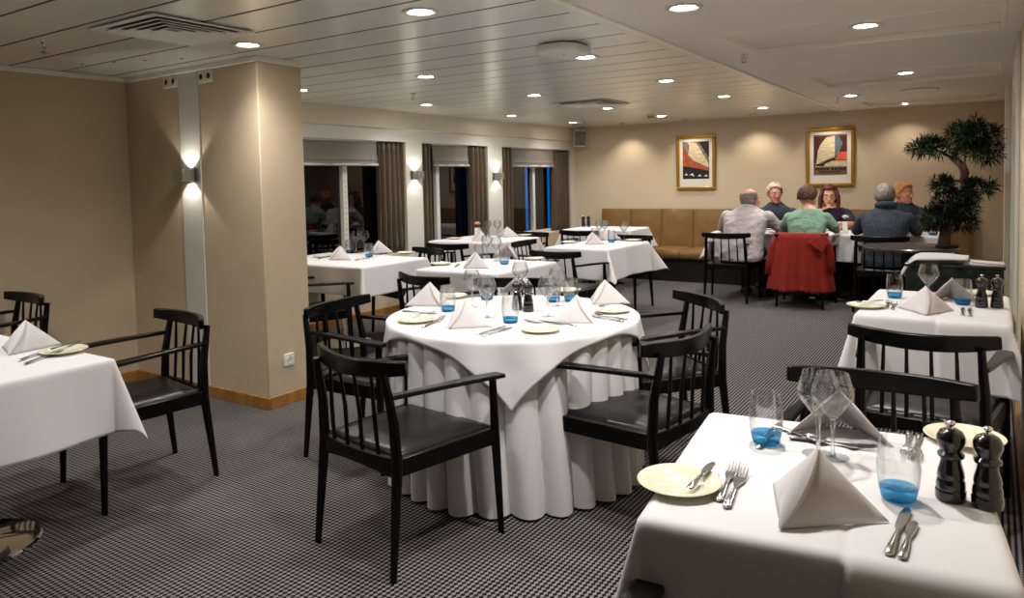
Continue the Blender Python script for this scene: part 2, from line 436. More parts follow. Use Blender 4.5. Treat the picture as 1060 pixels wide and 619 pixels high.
def blind(y0, y1, label):
    r = thing('roman_blind', label, 'blind', (XW - .03, (y0 + y1)/2, 0), 0, 'roman blinds'); hw = (y1 - y0)/2 - .006
    pr = [(0, 1.848), (.006, 1.80), (.004, 1.72), (.010, 1.675), (.02, 1.655), (.012, 1.64), (.012, 1.63), (.026, 1.605), (.02, 1.59), (.0, 1.588)]
    MB().grid(lambda u, v: (pr[int(round(v*9))][0] + .002*math.sin(u*23), -hw + 2*hw*u, pr[int(round(v*9))][1]), 24, 9).build('fabric', 'blind_linen_shaded', r, solid=.003)
    MB().grid(lambda u, v: (.012 + .016*math.sin(PI*v), -hw + 2*hw*u, 1.618 - .03*v), 4, 8).build('bottom_hem', 'napkin_white', r, solid=.002)  # hem stays pale below the shade-darkened fabric
    MB().bx(-.012, .012, -hw, hw, 1.838, 1.853).build('headrail', 'white_paint', r, bevel=.002)
blind(3.97, 5.78, 'pale linen roman blind over the wide window with the riveted mullion')
blind(6.69, 7.40, 'pale linen roman blind over the narrow middle window')
blind(8.37, 9.53, 'pale linen roman blind over the window with blue strips')

# ------------------------------------------------------------------ lights
def spot(name, loc, power, size_deg, blend, rad, target, colr=WARM, parent=None):
    l = bpy.data.lights.new(name, 'SPOT'); l.energy = power; l.spot_size = math.radians(size_deg); l.spot_blend = blend
    l.shadow_soft_size = rad; l.color = colr
    o = bpy.data.objects.new(name, l); col.objects.link(o); o.location = loc
    o.rotation_euler = (Vector(target) - Vector(loc)).to_track_quat('-Z', 'Y').to_euler()
    return o
dl = thing('downlight', '', 'light')
MB().lathe([(.052, .0), (.06, -.003), (.068, -.007), (.086, -.006), (.09, 0), (.09, .004), (.052, .004)], 32).build('trim_ring', 'white_paint', dl)
MB().lathe([(0, -.003), (.044, -.003), (.053, 0), (.053, .003), (0, .003)], 32).build('lens', 'lens_glow', dl)
GRID = [(-4.87, 4.23, CEIL), (-4.87, 5.88, CEIL), (-4.93, 7.56, CEIL), (-4.93, 9.12, CEIL), (-3.53, 2.7, CEIL), (-3.58, 4.32, CEIL), (-3.61, 5.93, CEIL), (-3.66, 7.59, CEIL), (-3.61, 9.06, CEIL),
        (-2.25, 2.69, CEIL), (-2.24, 4.33, CEIL), (-2.27, 5.83, CEIL), (-2.26, 7.35, CEIL), (-2.28, 8.9, CEIL), (-1.226, 3.38, CEIL - .002), (-1.228, 8.21, CEIL - .002),
        (-.612, 4.59, CEIL + .03), (-.622, 6.96, CEIL + .03)]
NEARL = ['above the window table beside the pillar', 'near the riveted window, second along the window row', 'third along the window row, before the speaker', 'fourth along the window row, under the speaker corner',
         'beside the square vent, at the pillar corner', 'just past the pillar, over the square table', 'second beyond the pillar, towards the pictures', 'beside the small square vent at the back', 'beside the smoke detector at the back',
         'in the planked ceiling over the front of the round table', 'half hidden by the white ceiling box', 'behind the white ceiling box', 'ahead of the diners, in the planked ceiling', 'last of the planked ceiling, above the diners',
         'in the smooth ceiling, nearest the viewer', 'in the smooth ceiling, just before the back coffer', 'inside the nearest ceiling coffer', 'inside the middle ceiling coffer']
for (x, y, z), w_ in zip(GRID, NEARL):
    place(dl, (x, y, z), 0, 'round recessed ceiling downlight ' + w_, 'ceiling downlights')
for x, y in ((-4.87, .9), (-3.53, 1.05), (-2.25, 1.05), (-.61, 2.3), (-1.22, 1.78)):  # unseen lamps without fixtures extending the grid; last added to brighten nearest table
    GRID.append((x, y, CEIL))
for x, y, z in GRID:
    p = DL_POWER*(1.55 if y < 2.5 and x > -1.3 else .72 if -2.4 < x < -2.1 and y < 5 else .95)
    spot('downlight_lamp', (x, y, z - .02), p, 144, 1.0, .045, (x, y, 0))
sp = thing('spotlight', '', 'light')
MB().lathe([(.02, 0), (.026, -.012), (.034, -.01), (.036, 0), (.036, .004), (.02, .004)], 20).build('trim_ring', 'chrome', sp)
MB().lathe([(0, -.006), (.02, -.006), (.02, .003), (0, .003)], 20).build('lens', 'spot_glow', sp)
for x, z, w_ in ((-4.5, CEIL, 'nearest the wall speaker, lighting the bare wall'), (-3.56, CEIL, 'above the left picture'), (-2.65, CEIL, 'between the two pictures'), (-1.745, CEIL, 'above the right picture'), (-.885, CEIL + .03, 'in the back coffer near the bonsai')):
    place(sp, (x, 9.82, z), 0, 'small wall-washing spotlight ' + w_, 'wall-washing spotlights')
    spot('wall_wash_lamp', (x, 9.82, z - .03), SP_POWER, 110, .8, .02, (x, 10.1, .4), (1, .86, .68))

# sconces: box with light thrown up and down
def sconce(label, loc, rz):
    r = thing('wall_sconce', label, 'light', loc, rz, 'up-and-down wall sconces')     # local -Y points into the room
    b = MB().bx(-.075, .075, -.012, 0, -.045, .045); b.build('back_plate', 'grey_metal', r, bevel=.002)
    b = MB().bx(-.05, .05, -.10, -.09, -.04, .04).bx(-.05, -.042, -.09, -.012, -.04, .04).bx(.042, .05, -.09, -.012, -.04, .04).bx(-.042, .042, -.09, -.012, -.004, .004)
    b.build('housing', 'steel_satin', r, bevel=.002)
    for s in (1, -1):
        MB().lathe([(0, s*.006), (.02, s*.006), (.02, s*.012), (0, s*.014)], 12, c=(0, -.05, 0)).build('bulb', 'spot_glow', r)
        R = Matrix.Rotation(rz, 3, 'Z'); p = Vector(loc) + R @ Vector((0, -.05, s*.018))
        spot('sconce_lamp', p, SC_POWER, 100, .25, .008, p + R @ Vector((0, .12, s*1)), (1, .96, .86))
mat('steel_satin', (176, 172, 164), .35, metal=.8)
sconce('brushed metal up-and-down sconce on the white strip of the beige partition', (-4.485, YP0 - .008, 1.485), 0)
sconce('brushed metal up-and-down sconce on the pier beside the wide window', (XW + .012, 6.33, 1.49), PI/2)
sconce('brushed metal up-and-down sconce on the pier beside the window with blue strips', (XW + .012, 7.94, 1.465), PI/2)
wd = bpy.data.worlds.new('night_sky'); wd.use_nodes = True; wd.node_tree.nodes['Background'].inputs[0].default_value = (.01, .014, .03, 1)
wd.node_tree.nodes['Background'].inputs[1].default_value = .3; sc.world = wd

# ------------------------------------------------------------------ ceiling and wall fittings
mat('duct_grey', (120, 116, 110), .6)
def vent(x0, x1, y0, y1, label):
    r = thing('ceiling_vent', label, 'vent', ((x0+x1)/2, (y0+y1)/2, CEIL), 0, 'square ceiling vents'); h = (x1-x0)/2; hy = (y1-y0)/2
    def ring(o0, o1, z0, z1):
        a = MB(); R = lambda s, z: [(-s*h, -s*hy, z), (s*h, -s*hy, z), (s*h, s*hy, z), (-s*h, s*hy, z)]
        a.loft([R(o0, z0), R(o1, z1), R(o1, z1 + .004), R(o0, z0 + .004), R(o0, z0)], cap=False); return a
    ring(1, .8, -.012, -.004).build('frame', 'plastic_white', r)
    for s in (.79, .62, .45, .28): ring(s, s - .15, -.018, -.004).build('louvre', 'ceiling_trim', r)
    MB().bx(-h*.8, h*.8, -hy*.8, hy*.8, -.0015, -.0005).build('duct', 'duct_grey', r, smooth=False)
vent(-3.75, -3.187, 1.93, 2.5, 'large white square air vent in the ceiling near the pillar')
vent(-3.86, -3.24, 6.68, 7.28, 'smaller looking square air vent in the ceiling near the pictures')
sk = thing('ceiling_sprinkler', '', 'sprinkler')
MB().lathe([(0, 0), (.028, 0), (.026, -.006), (.01, -.008), (.009, -.03), (.004, -.032), (0, -.032)], 14).build('body', 'chrome', sk)
MB().tube([(-.012, 0, -.022), (-.014, 0, -.04), (-.004, 0, -.052)], .002, 6).tube([(.012, 0, -.022), (.014, 0, -.04), (.004, 0, -.052)], .002, 6).build('yoke', 'grey_metal', sk)
MB().lathe([(0, -.052), (.017, -.053), (.018, -.056), (0, -.057)], 12).build('deflector', 'grey_metal', sk)
for x, y, w_ in ((-4.3, 1.98, 'above the left table, near the wall'), (-4.356, 5.07, 'beyond the pillar, before the riveted window'), (-1.381, 4.92, 'in the smooth ceiling at the coffer corner'), (-1.376, 8.35, 'in the smooth ceiling near the back coffer'), (-4.53, 8.7, 'beside the wall speaker')):
    place(sk, (x, y, CEIL), 0, 'small chrome fire sprinkler ' + w_, 'ceiling sprinklers')
# access point
r = thing('access_point', 'white octagonal box fixed under the planked ceiling', 'ceiling box', (-2.15, 3.88, CEIL))
def octr(s, z): return [(s*a*.135, s*b*.165, z) for a, b in ((1, .55), (.55, 1), (-.55, 1), (-1, .55), (-1, -.55), (-.55, -1), (.55, -1), (1, -.55))]
MB().loft([octr(.8, 0), octr(1, -.012), octr(1, -.04), octr(.93, -.055)]).build('housing', 'plastic_white', r, bevel=.003, smooth=True, sharp=25)
MB().loft([octr(.86, .0), octr(.86, -.008)]).build('mount', 'plastic_dark', r)
MB().lathe([(0, -.057), (.006, -.057), (.006, -.054), (0, -.054)], 8).build('indicator', 'grey_metal', r)
r = thing('smoke_detector', 'round smoke detector in the planked ceiling before the left picture', 'detector', (-3.649, 8.82, CEIL))
MB().lathe([(0, 0), (.05, 0), (.05, -.014), (.04, -.02), (.038, -.04), (.03, -.046), (0, -.046)], 20).build('base', 'plastic_cream', r)
MB().lathe([(.0405, -.022), (.042, -.03), (.0405, -.036)], 20).build('grille', 'grey_metal', r)
r = thing('ceiling_speaker', 'round flush speaker grille in the smooth ceiling before the back coffer', 'speaker', (-.608, 8.15, CEIL - .002))
MB().lathe([(0, -.006), (.13, -.008), (.145, -.01), (.155, -.006), (.158, 0), (0, 0)], 32).build('grille', 'ceiling_trim', r)
MB().lathe([(.1575, 0), (.162, -.004), (.166, 0)], 32).build('rim', 'plastic_dark', r)
r = thing('wall_speaker', 'cream wall speaker in the corner beside the last window', 'speaker', (-5.3, 10.0, 2.02), math.radians(38))
c = MB().loft([[(-.075, .05, -.12), (.075, .05, -.12), (.1, -.06, -.12), (-.1, -.06, -.12)][::-1], [(-.075, .05, .12), (.075, .05, .12), (.1, -.06, .12), (-.1, -.06, .12)][::-1]]); c.build('cabinet', 'plastic_cream', r, bevel=.014, seg=3)
MB().grid(lambda u, v: ((u-.5)*.17, -.0625 - .004*math.sin(PI*u)*math.sin(PI*v), (v-.5)*.21), 8, 8).build('grille', 'blind_linen_shaded', r, solid=.002)
MB().lathe([(0, 0), (.014, 0), (.014, .004), (0, .004)], 14, mtx=Matrix.Translation((.02, -.068, -.07)) @ Matrix.Rotation(PI/2, 4, 'X')).build('badge', 'plastic_dark', r)
MB().bx(-.03, .03, .05, .075, -.04, .14).bx(-.09, .09, -.01, .07, .125, .15).build('bracket', 'plastic_cream', r, bevel=.004)
# sockets
def socket(label, loc, rz, n):
    r = thing('power_socket', label, 'socket', loc, rz)
    w_ = .08*n
    MB().bx(-w_/2, w_/2, -.010, 0, -.04, .04).build('plate', 'plastic_cream' if n == 2 else 'plastic_white', r, bevel=.004)
    for i in range(n):
        x = (i - (n-1)/2)*.08
        R = Matrix.Translation((x, -.0105, 0)) @ Matrix.Rotation(PI/2, 4, 'X')
        MB().lathe([(.021, .001), (.024, .001), (.024, .004), (.021, .004), (.0205, .001)], 20, mtx=R).build('rim', 'plastic_white', r)
        MB().lathe([(0, .0012), (.021, .0012), (.021, .0), (0, 0)], 20, mtx=R).build('recess', 'plastic_dark' if n == 2 else 'plastic_cream', r)
        for q in (-.008, .008): MB().lathe([(0, .002), (.0025, .002), (.0025, 0), (0, 0)], 10, mtx=R @ Matrix.Translation((q, 0, .0005))).build('pin_hole', 'plastic_dark', r)
socket('double socket high on the partition, left of the white strip', (-4.685, YP0, 2.122), 0, 2)
socket('double socket high on the partition, right of the white strip', (-4.295, YP0, 2.122), 0, 2)
socket('single white socket low on the pillar side, above the oak baseboard', (XP, 3.115, .285), PI/2, 1)
# screws in the planks
for px, py in ((85, 66.5), (118, 64), (150, 62.5), (188, 60.5)):
    p = at(px, py, CEIL)
    tag(MB().lathe([(0, -.004), (.008, -.003), (.01, 0), (0, 0)], 10).build('ceiling_screw', 'groove_dark', loc=p), 'small dark fixing in the ceiling plank above the partition', 'fixing', 'ceiling fixings')

# pictures
def picture(label, x0, x1, z0, z1, paint):
    cx, cz = (x0+x1)/2, (z0+z1)/2; w, h = x1-x0, z1-z0; fw = .042
    r = thing('framed_picture', label, 'picture', (cx, YB, cz))
    f = MB()
    f.bar((-w/2, -.016, h/2 - fw/2), (w/2, -.016, h/2 - fw/2), fw, .032, up=(0, -1, 0)); f.bar((-w/2, -.016, -h/2 + fw/2), (w/2, -.016, -h/2 + fw/2), fw, .032, up=(0, -1, 0))
    f.bar((-w/2 + fw/2, -.016, -h/2 + fw), (-w/2 + fw/2, -.016, h/2 - fw), fw, .032, up=(0, -1, 0)); f.bar((w/2 - fw/2, -.016, -h/2 + fw), (w/2 - fw/2, -.016, h/2 - fw), fw, .032, up=(0, -1, 0))
    f.build('frame', 'gold_frame', r, bevel=.008, seg=3)
    MB().bx(-w/2 + .03, w/2 - .03, -.012, -.002, -h/2 + .03, h/2 - .03).build('mount_board', 'paper_white', r, smooth=False)
    pw, ph = w - 2*.09, h - .09 - .155
    pr = MB().bx(-pw/2, pw/2, -.0135, -.0122, -ph/2 + .033, ph/2 + .033).build('print', paint[0], r, smooth=False)
    for i, (nm, m_, pts) in enumerate(paint[1]):
        y = -.0142 - i*.0005
        MB().add([(-pw/2 + a*pw, y, -ph/2 + .033 + b*ph) for a, b in pts] + [(-pw/2 + a*pw, y + .0004, -ph/2 + .033 + b*ph) for a, b in pts],
                 [tuple(range(len(pts))), tuple(reversed(range(len(pts), 2*len(pts))))] + [(j, (j+1) % len(pts), len(pts) + (j+1) % len(pts), len(pts)+j) for j in range(len(pts))]).build(nm, m_, pr, smooth=False)
picture('gold-framed print with pale diagonal streaks over orange and black', -3.805, -3.243, 1.22, 1.99, ('ink_black', [
    ('haze', 'ink_grey', [(0, .9), (0, 1), (.6, 1), (1, .55), (1, .2), (.5, .3)]), ('glow', 'ink_orange', [(0, .86), (.22, .62), (.95, .28), (.95, .22), (0, .36)]),
    ('streak', 'ink_cream', [(.2, 1), (.52, .96), (.98, .42), (.98, .3), (.4, .5), (.2, .66), (.26, .85)]), ('shade', 'ink_grey', [(.55, .92), (.66, .92), (1, .55), (1, .46)]),
    ('wave', 'paper_white', [(.06, .1), (.14, .16), (.2, .1)]), ('wave', 'paper_white', [(.24, .1), (.38, .16), (.44, .06), (.34, .1)]), ('wave', 'paper_white', [(.56, .07), (.66, .12), (.72, .07)]), ('wave', 'paper_white', [(.8, .07), (.9, .11), (.95, .06)])]))
picture('gold-framed poster of a towering cream hull on plum and red', -2.045, -1.468, 1.243, 1.998, ('ink_plum', [
    ('sunset', 'ink_red', [(.66, .56), (1, .56), (1, .36), (.66, .36)]), ('border', 'ink_brown', [(0, 1), (0, .96), (1, .96), (1, 1)]), ('sea', 'ink_cream', [(.05, .28), (.2, .3), (.45, .34), (1, .34), (1, .2), (.05, .2)]),
    ('hull', 'ink_grey', [(.22, .8), (.4, .93), (.72, .97), (.86, .8), (.86, .74), (.7, .42), (.64, .38), (.55, .6)]), ('bow', 'ink_cream', [(.08, .27), (.13, .6), (.2, .74), (.38, .93), (.64, .97), (.64, .44)]),
    ('stern', 'ink_blue', [(.64, .97), (.78, .94), (.84, .78), (.68, .5), (.64, .46)]), ('wake', 'ink_black', [(.06, .27), (.2, .28), (.5, .36), (.62, .42), (.62, .36), (.35, .27), (.3, .21), (.06, .22)]),
    ('footer', 'ink_brown', [(0, 0), (1, 0), (1, .2), (0, .2)])] + [('marks', 'ink_black', [(.04 + a, .11), (.04 + a + w_, .11), (.045 + a + w_, .17), (.045 + a, .165)]) for a, w_ in ((0, .08), (.1, .06), (.18, .08), (.28, .05), (.35, .07), (.5, .06), (.58, .09), (.69, .06), (.77, .07), (.86, .06))]
    + [('marks', 'ink_black', [(.16 + a, .05), (.16 + a + .04, .05), (.16 + a + .04, .085), (.16 + a, .085)]) for a in (0, .06, .12, .18, .28, .34, .42, .5, .56, .62)]))

# ------------------------------------------------------------------ banquette along the back wall
bq = thing('banquette', 'long tan leather banquette on a black plinth along the back wall', 'bench', (0, 0, 0))
seams = [-4.94 + .4737*k for k in range(11)]
for a, b in zip(seams[:-1], seams[1:]):
    w = b - a
    def back(u, v, a=a, w=w):
        x = a + .003 + (w - .006)*u; z = .40 + .555*v
        puff = .03*(max(0, math.sin(PI*u))**.4)*(max(0, math.sin(PI*(.02 + .96*v)))**.35)
        return (x, 9.955 + .05*v - puff, z)
    c = MB().grid(back, 14, 14); n0 = len(c.v)
    c.add([(a + .003, 10.1, .40), (b - .003, 10.1, .40), (b - .003, 10.1, .955), (a + .003, 10.1, .955)], [(0, 1, 2, 3)])
    g = lambda i, j: j*15 + i
    c.f += [[g(0, 14), g(14, 14), n0 + 2, n0 + 3], [g(0, 0), n0, n0 + 1, g(14, 0)], [g(0, 0), g(0, 14), n0 + 3, n0], [g(14, 0), n0 + 1, n0 + 2, g(14, 14)]]
    c.build('back_cushion', 'tan_leather', bq, sharp=50)
    def seat(u, v, a=a, w=w):
        x = a + .003 + (w - .006)*u; y = 9.97 - .56*min(v/.8, 1); e = max(0, (v - .8)/.2)
        puff = .018*(max(0, math.sin(PI*u))**.4)
        return (x, y - .018*math.sin(e*PI), .415 + puff*(1 - e) - .105*e)
    c = MB().grid(seat, 12, 20); c.build('seat_cushion', 'tan_leather', bq, solid=.02, sharp=60)
MB().bx(-4.93, -.2, 9.47, 10.1, 0, .32).build('plinth', 'bench_black', bq, bevel=.004)
# ================================================================== chairs
ch = thing('dining_chair', '', 'chair')
def leg(pts, rad):
    m = MB(); m.tube(pts, rad, 12, flat=(1, 1)); return m
for s in (-1, 1):
    leg([(s*.272, .245, 0), (s*.262, .232, .40), (s*.258, .228, .63)], [.0125, .019, .015]).build('front_leg', 'black_lacquer', ch)
    leg([(s*.232, -.272, 0), (s*.222, -.232, .40), (s*.216, -.238, .56), (s*.206, -.268, .735)], [.0125, .021, .019, .014]).build('rear_leg', 'black_lacquer', ch)
# seat rails
m = MB()
m.bar((-.26, .232, .395), (.26, .232, .395), .024, .062)
for s in (-1, 1): m.bar((s*.26, .232, .395), (s*.222, -.232, .395), .024, .066)
pts = [(-.222 + .444*i/10, -.232 - .02*math.sin(PI*i/10), 0) for i in range(11)]
rings = []
for i, p in enumerate(pts):
    lo = .355 + .022*math.sin(PI*i/10)
    rings.append([(p[0], p[1]-.012, lo), (p[0], p[1]+.012, lo), (p[0], p[1]+.012, .43), (p[0], p[1]-.012, .43)])
m.loft(rings); m.build('seat_frame', 'black_lacquer', ch, bevel=.004)
def seatf(u, v):
    hw = (.212 + (.248 - .212)*v); x = (u - .5)*2*hw; y = -.222 + .45*v
    e = min(1, 4.5*min(u, 1-u, v, 1-v)); e = e**.5
    return (x, y, .424 + .030*e - .006*math.sin(PI*u)*math.sin(PI*v))
m = MB().grid(seatf, 20, 20); n0 = len(m.v)
m.build('seat', 'black_leather', ch, solid=.012, sharp=60)
# arms
for s in (-1, 1):
    A = [(s*.266, .268, .632), (s*.260, .15, .641), (s*.245, -.02, .648), (s*.227, -.2, .653), (s*.218, -.25, .654)]
    W = [.030, .031, .024, .016, .014]
    secs = [[(-w, -.008), (-w*.9, .007), (w*.9, .007), (w, -.008), (w*.6, -.012), (-w*.6, -.012)] for w in W]
    MB().sweep(A, secs).build('arm', 'black_lacquer', ch, bevel=.003)
# crest rail: bows backwards, ends reach past the posts
N = 18; C = []; S = []
for i in range(N+1):
    t = -1 + 2*i/N
    C.append((t*.264, -.285 + .075*abs(t)**2.0, .742 + .012*t*t))
    h = .032 - .008*abs(t)**3; th = .0125
    S.append([(-th, -h), (th, -h), (th*1.1, 0), (th, h), (-th, h), (-th*.8, 0)])
MB().sweep(C, S).build('crest_rail', 'black_lacquer', ch, bevel=.005)
for x0, x1 in ((-.135, -.125), (-.045, -.042), (.045, .042), (.135, .125)):
    t = x1/.264
    MB().tube([(x0, -.243 - .008*(1 - abs(x0)*4), .42), (x0*.97, -.256, .57), (x1, -.281 + .085*t*t, .735)], [.0075, .0085, .006], 8).build('spindle', 'black_lacquer', ch)
CH = [  # x, y, heading in degrees, label
    ('black spindle-back armchair at the front of the round table, its back to the viewer', -1.94, 2.165, -8.5),
    ('black spindle-back armchair at the right of the round table, nearest the front table', -1.268, 2.84, 80),
    ('black spindle-back armchair left of the round table, beside the pillar', -2.72, 2.79, -83),
    ('black spindle-back armchair behind the right side of the round table, out on open carpet', -1.44, 3.56, 137),
    ('black spindle-back armchair tucked in behind the round table, mostly hidden by glasses', -2.48, 3.71, -158),
    ('black spindle-back armchair in front of the square table just behind the round one', -3.22, 4.06, -10),
    ('black spindle-back armchair beside the beige partition, behind the left table', -3.425, 1.905, 171),
    ('black spindle-back armchair cut off by the left edge, against the beige wall', -4.93, 1.86, 177),
    ('black spindle-back armchair peeking out from behind the pillar, at the riveted window table', -4.52, 3.93, -20),
    ('black spindle-back armchair behind the riveted window table, back to the window wall pier', -4.58, 5.20, 163),
    ('black spindle-back armchair in front of the table with the peach rose', -4.70, 6.14, 3),
    ('black spindle-back armchair behind the table with the peach rose, before the blue strip', -4.72, 7.36, 176),
    ('black spindle-back armchair in front of the table with the drooping corner', -3.24, 5.84, -1),
    ('black spindle-back armchair at the left of the table with the drooping corner', -3.86, 6.45, -86),
    ('black spindle-back armchair behind the table with the drooping corner, before the bench', -3.36, 7.27, 178),
    ('black spindle-back armchair in front of the corner table by the bench', -4.28, 8.22, 2),
    ('black spindle-back armchair under the broad man in the pale lilac shirt', -2.50, 8.33, 4),
    ('black spindle-back armchair with the red jacket hung over its back', -1.70, 8.33, 0),
    ('black spindle-back armchair under the man in the dark grey knit sweater', -.94, 8.33, -2),
    ('black spindle-back armchair with its back to the viewer, at the table before the bonsai', -.225, 3.51, -3),
    ('black spindle-back armchair facing the viewer at the nearest table, its rail behind the plates', -.285, 2.28, 183),
    ('black spindle-back armchair of which only an arm tip shows, below the nearest table', -.27, 1.0, 0),
]
for lb, x, y, a in CH: place(ch, (x, y, 0), math.radians(a), lb, 'black spindle-back armchairs')

# ================================================================== tables and their cloths
TOPZ = .742
def table(label, cx, cy, hx, hy, rz=0, disc=.24, rnd=False):
    r = thing('dining_table', label, 'table', (cx, cy, 0), rz)
    if rnd: MB().lathe([(0, TOPZ - .03), (rnd - .01, TOPZ - .03), (rnd, TOPZ - .025), (rnd, TOPZ - .006), (rnd - .008, TOPZ - .002), (0, TOPZ - .002)], 48).build('tabletop', 'dark_wood', r)
    else: MB().bx(-hx, hx, -hy, hy, TOPZ - .03, TOPZ - .002).build('tabletop', 'dark_wood', r, bevel=.006)
    MB().lathe([(0, .02), (.04, .02), (.034, .05), (.034, TOPZ - .06), (.09, TOPZ - .04), (.09, TOPZ - .03), (0, TOPZ - .03)], 24).build('column', 'chrome', r)
    MB().lathe([(0, 0), (disc, 0), (disc, .006), (disc*.97, .012), (disc*.4, .022), (0, .026)], 48).build('base_disc', 'chrome', r)
    return r
def rect_cloth(label, cx, cy, hx, hy, over, rz=0, seed=0, crease=None, group='square white tablecloths', fl=.05, fold=.5):
    rnd = random.Random(seed); p1, p2 = rnd.random()*6, rnd.random()*6
    ex, ey = hx + .004, hy + .004
    def axis(h):
        a = [-h - over + over*i/24 for i in range(24)] + [-h + .012*i for i in range(3)]
        k = 60; a += [-h + .036 + (2*h - .072)*i/k for i in range(1, k)]
        a += [h - .012*i for i in (2, 1, 0)] + [h + over*(i+1)/24 for i in range(24)]
        return a
    X, Y = axis(ex), axis(ey)
    def P(a, b):
        ax = max(abs(a) - ex, 0); by = max(abs(b) - ey, 0); sx = 1 if a > 0 else -1; sy = 1 if b > 0 else -1
        r_ = math.hypot(ax, by)
        bx, by0 = max(-ex, min(ex, a)), max(-ey, min(ey, b))
        z = 0
        if crease is not None and abs(bx - crease) < .012: z = -.004*(1 - abs(bx - crease)/.012)
        if r_ < 1e-6: return (bx, by0, z + .0005*math.sin(9*a + p1)*math.sin(8*b + p2))
        phi = math.atan2(by, ax); c = math.sin(2*phi)**2 if ax > 0 and by > 0 else 0; r_ *= 1 - .13*c
        f = fl + fold*c
        e = .014; q = e*PI/2
        if r_ < q: h = e*math.sin(r_/e); d = e*(1 - math.cos(r_/e))
        else: h = e + (r_ - q)*f; d = e + (r_ - q)*math.sqrt(max(.05, 1 - f*f))
        u = a if by > ax else b
        h += min(r_, .3)*(.045*math.sin(7.5*u + p1 + (2 if by > ax else 0)) + .02*math.sin(17*u + p2))*max(0, 1 - 2*c)
        if crease is not None and by > ax and b < 0 and a > crease: h += .014*min(1, (a - crease)/.006)*min(1, r_/.03)
        d += .006*math.sin(5*u + p2)*(r_/over) if r_ > q else 0
        x_, y_ = bx + sx*h*math.cos(phi), by0 + sy*h*math.sin(phi)
        over_ = cx + x_*math.cos(rz) - y_*math.sin(rz) - (XR - .024)
        if over_ > 0: x_ -= over_
        return (x_, y_, z - d)
    m = MB(); nx, ny = len(X) - 1, len(Y) - 1
    m.grid(lambda u, v: P(X[int(round(u*nx))], Y[int(round(v*ny))]), nx, ny)
    o = m.build('tablecloth', 'tablecloth_white', solid=.0025, loc=(cx, cy, TOPZ + .003), rz=rz, sharp=75, offset=1)
    return tag(o, label, 'tablecloth', group)
R7 = math.radians(7)
T = [  # table label, cloth label, cx, cy, hx, hy, over, rz, disc
    ('dining table nearest the viewer, hidden by its white cloth', 'white tablecloth of the nearest table, with blue-based tumblers and two black mills in front', -.305, 1.675, .295, .342, .34, R7, .24),
    ('dining table under the white cloth before the bonsai', 'white tablecloth on the table before the bonsai, hanging against the right wall', -.235, 4.15, .29, .42, .31, 0, .24),
    ('dining table at the left edge with a mirror-bright round chrome foot', 'white tablecloth on the left table beside the beige partition', -3.36, 1.185, .50, .31, .29, 0, .24),
    ('dining table under the white cloth at the riveted window', 'white tablecloth on the table at the wide riveted window, half behind the pillar', -4.76, 4.56, .60, .385, .24, 0, .24),
    ('dining table under the cloth just behind the round table', 'white tablecloth on the square table just behind the round table', -3.30, 4.68, .36, .41, .26, 0, .24),
    ('dining table under the cloth with the peach rose', 'white tablecloth under the peach rose at the middle window', -4.86, 6.83, .45, .42, .27, 0, .24),
    ('dining table under the cloth with the drooping corner', 'white tablecloth with a long drooping corner, in front of the tan bench', -3.31, 6.62, .33, .44, .30, math.radians(-2), .22),
    ('dining table in the corner by the tan bench', 'white tablecloth of the corner table between bench and last window', -4.32, 8.86, .46, .34, .27, math.radians(3), .24),
    ('long dining table where the six people sit', 'white tablecloth on the table where six people sit', -1.62, 8.93, 1.17, .34, .30, 0, .26),
]
for i, (tl, cl, cx, cy, hx, hy, ov, rz, ds) in enumerate(T):
    table(tl, cx, cy, hx, hy, rz, ds)
    rect_cloth(cl, cx, cy, hx, hy, ov, rz, seed=i*3 + 1, fold=(.3, .3, .26, .36, .4, .4, .55, .4, .4)[i], crease=.055 if i == 0 else (.03 if i == 1 else None), fl=.03 if i in (0, 1) else .05)
# round table: floor-length pleated skirt plus a square topper
RX, RY, RR = -1.965, 2.985, .595
table('round dining table under a pleated floor-length white skirt', RX, RY, 0, 0, 0, .3, RR)
def skirt(u, v):
    th = u*2*PI; z = TOPZ + .001 - v*(TOPZ - .012)
    if v < .001: rr = RR - .02; z = TOPZ + .001
    else:
        amp = .020 + .034*v**.8
        w = 2*abs(math.sin(15*th + .9*math.sin(3*th) + .25*math.sin(4*v)))**.7 - 1 + .3*math.sin(9*th + 2*v)
        rr = RR + .0 + .032*v + amp*(w - .9)*.6
    return (rr*math.cos(th), rr*math.sin(th), z)
o = MB().grid(skirt, 600, 18).build('table_skirt', 'tablecloth_white', loc=(RX, RY, 0), sharp=80)
tag(o, 'pleated white floor-length skirt around the round table', 'tablecloth')
hs = .635
def topper(u, v):
    a, b = (u - .5)*2*hs, (v - .5)*2*hs; r_ = math.hypot(a, b); th = math.atan2(b, a); R0 = RR + .010
    if r_ <= R0: return (a, b, .0006*math.sin(11*a)*math.sin(9*b + 1))
    s = r_ - R0; e = .008; q = e*PI/2
    if s < q: h = e*math.sin(s/e); d = e*(1 - math.cos(s/e))
    else:
        f = .12 + .06*math.sin(5*th + 1)
        h = e + (s - q)*f + .012*math.sin(14*th)*min(1, s/.12); d = e + (s - q)*math.sqrt(1 - f*f)
    return ((R0 + h)*math.cos(th), (R0 + h)*math.sin(th), -d)
o = MB().grid(topper, 110, 110).build('table_topper', 'tablecloth_white', loc=(RX, RY, TOPZ + .0045), rz=math.radians(-58 - 45 + 180 - 180), sharp=75, solid=.0022, offset=1)
tag(o, 'square white topper cloth on the round table, one corner hanging at the front', 'tablecloth')

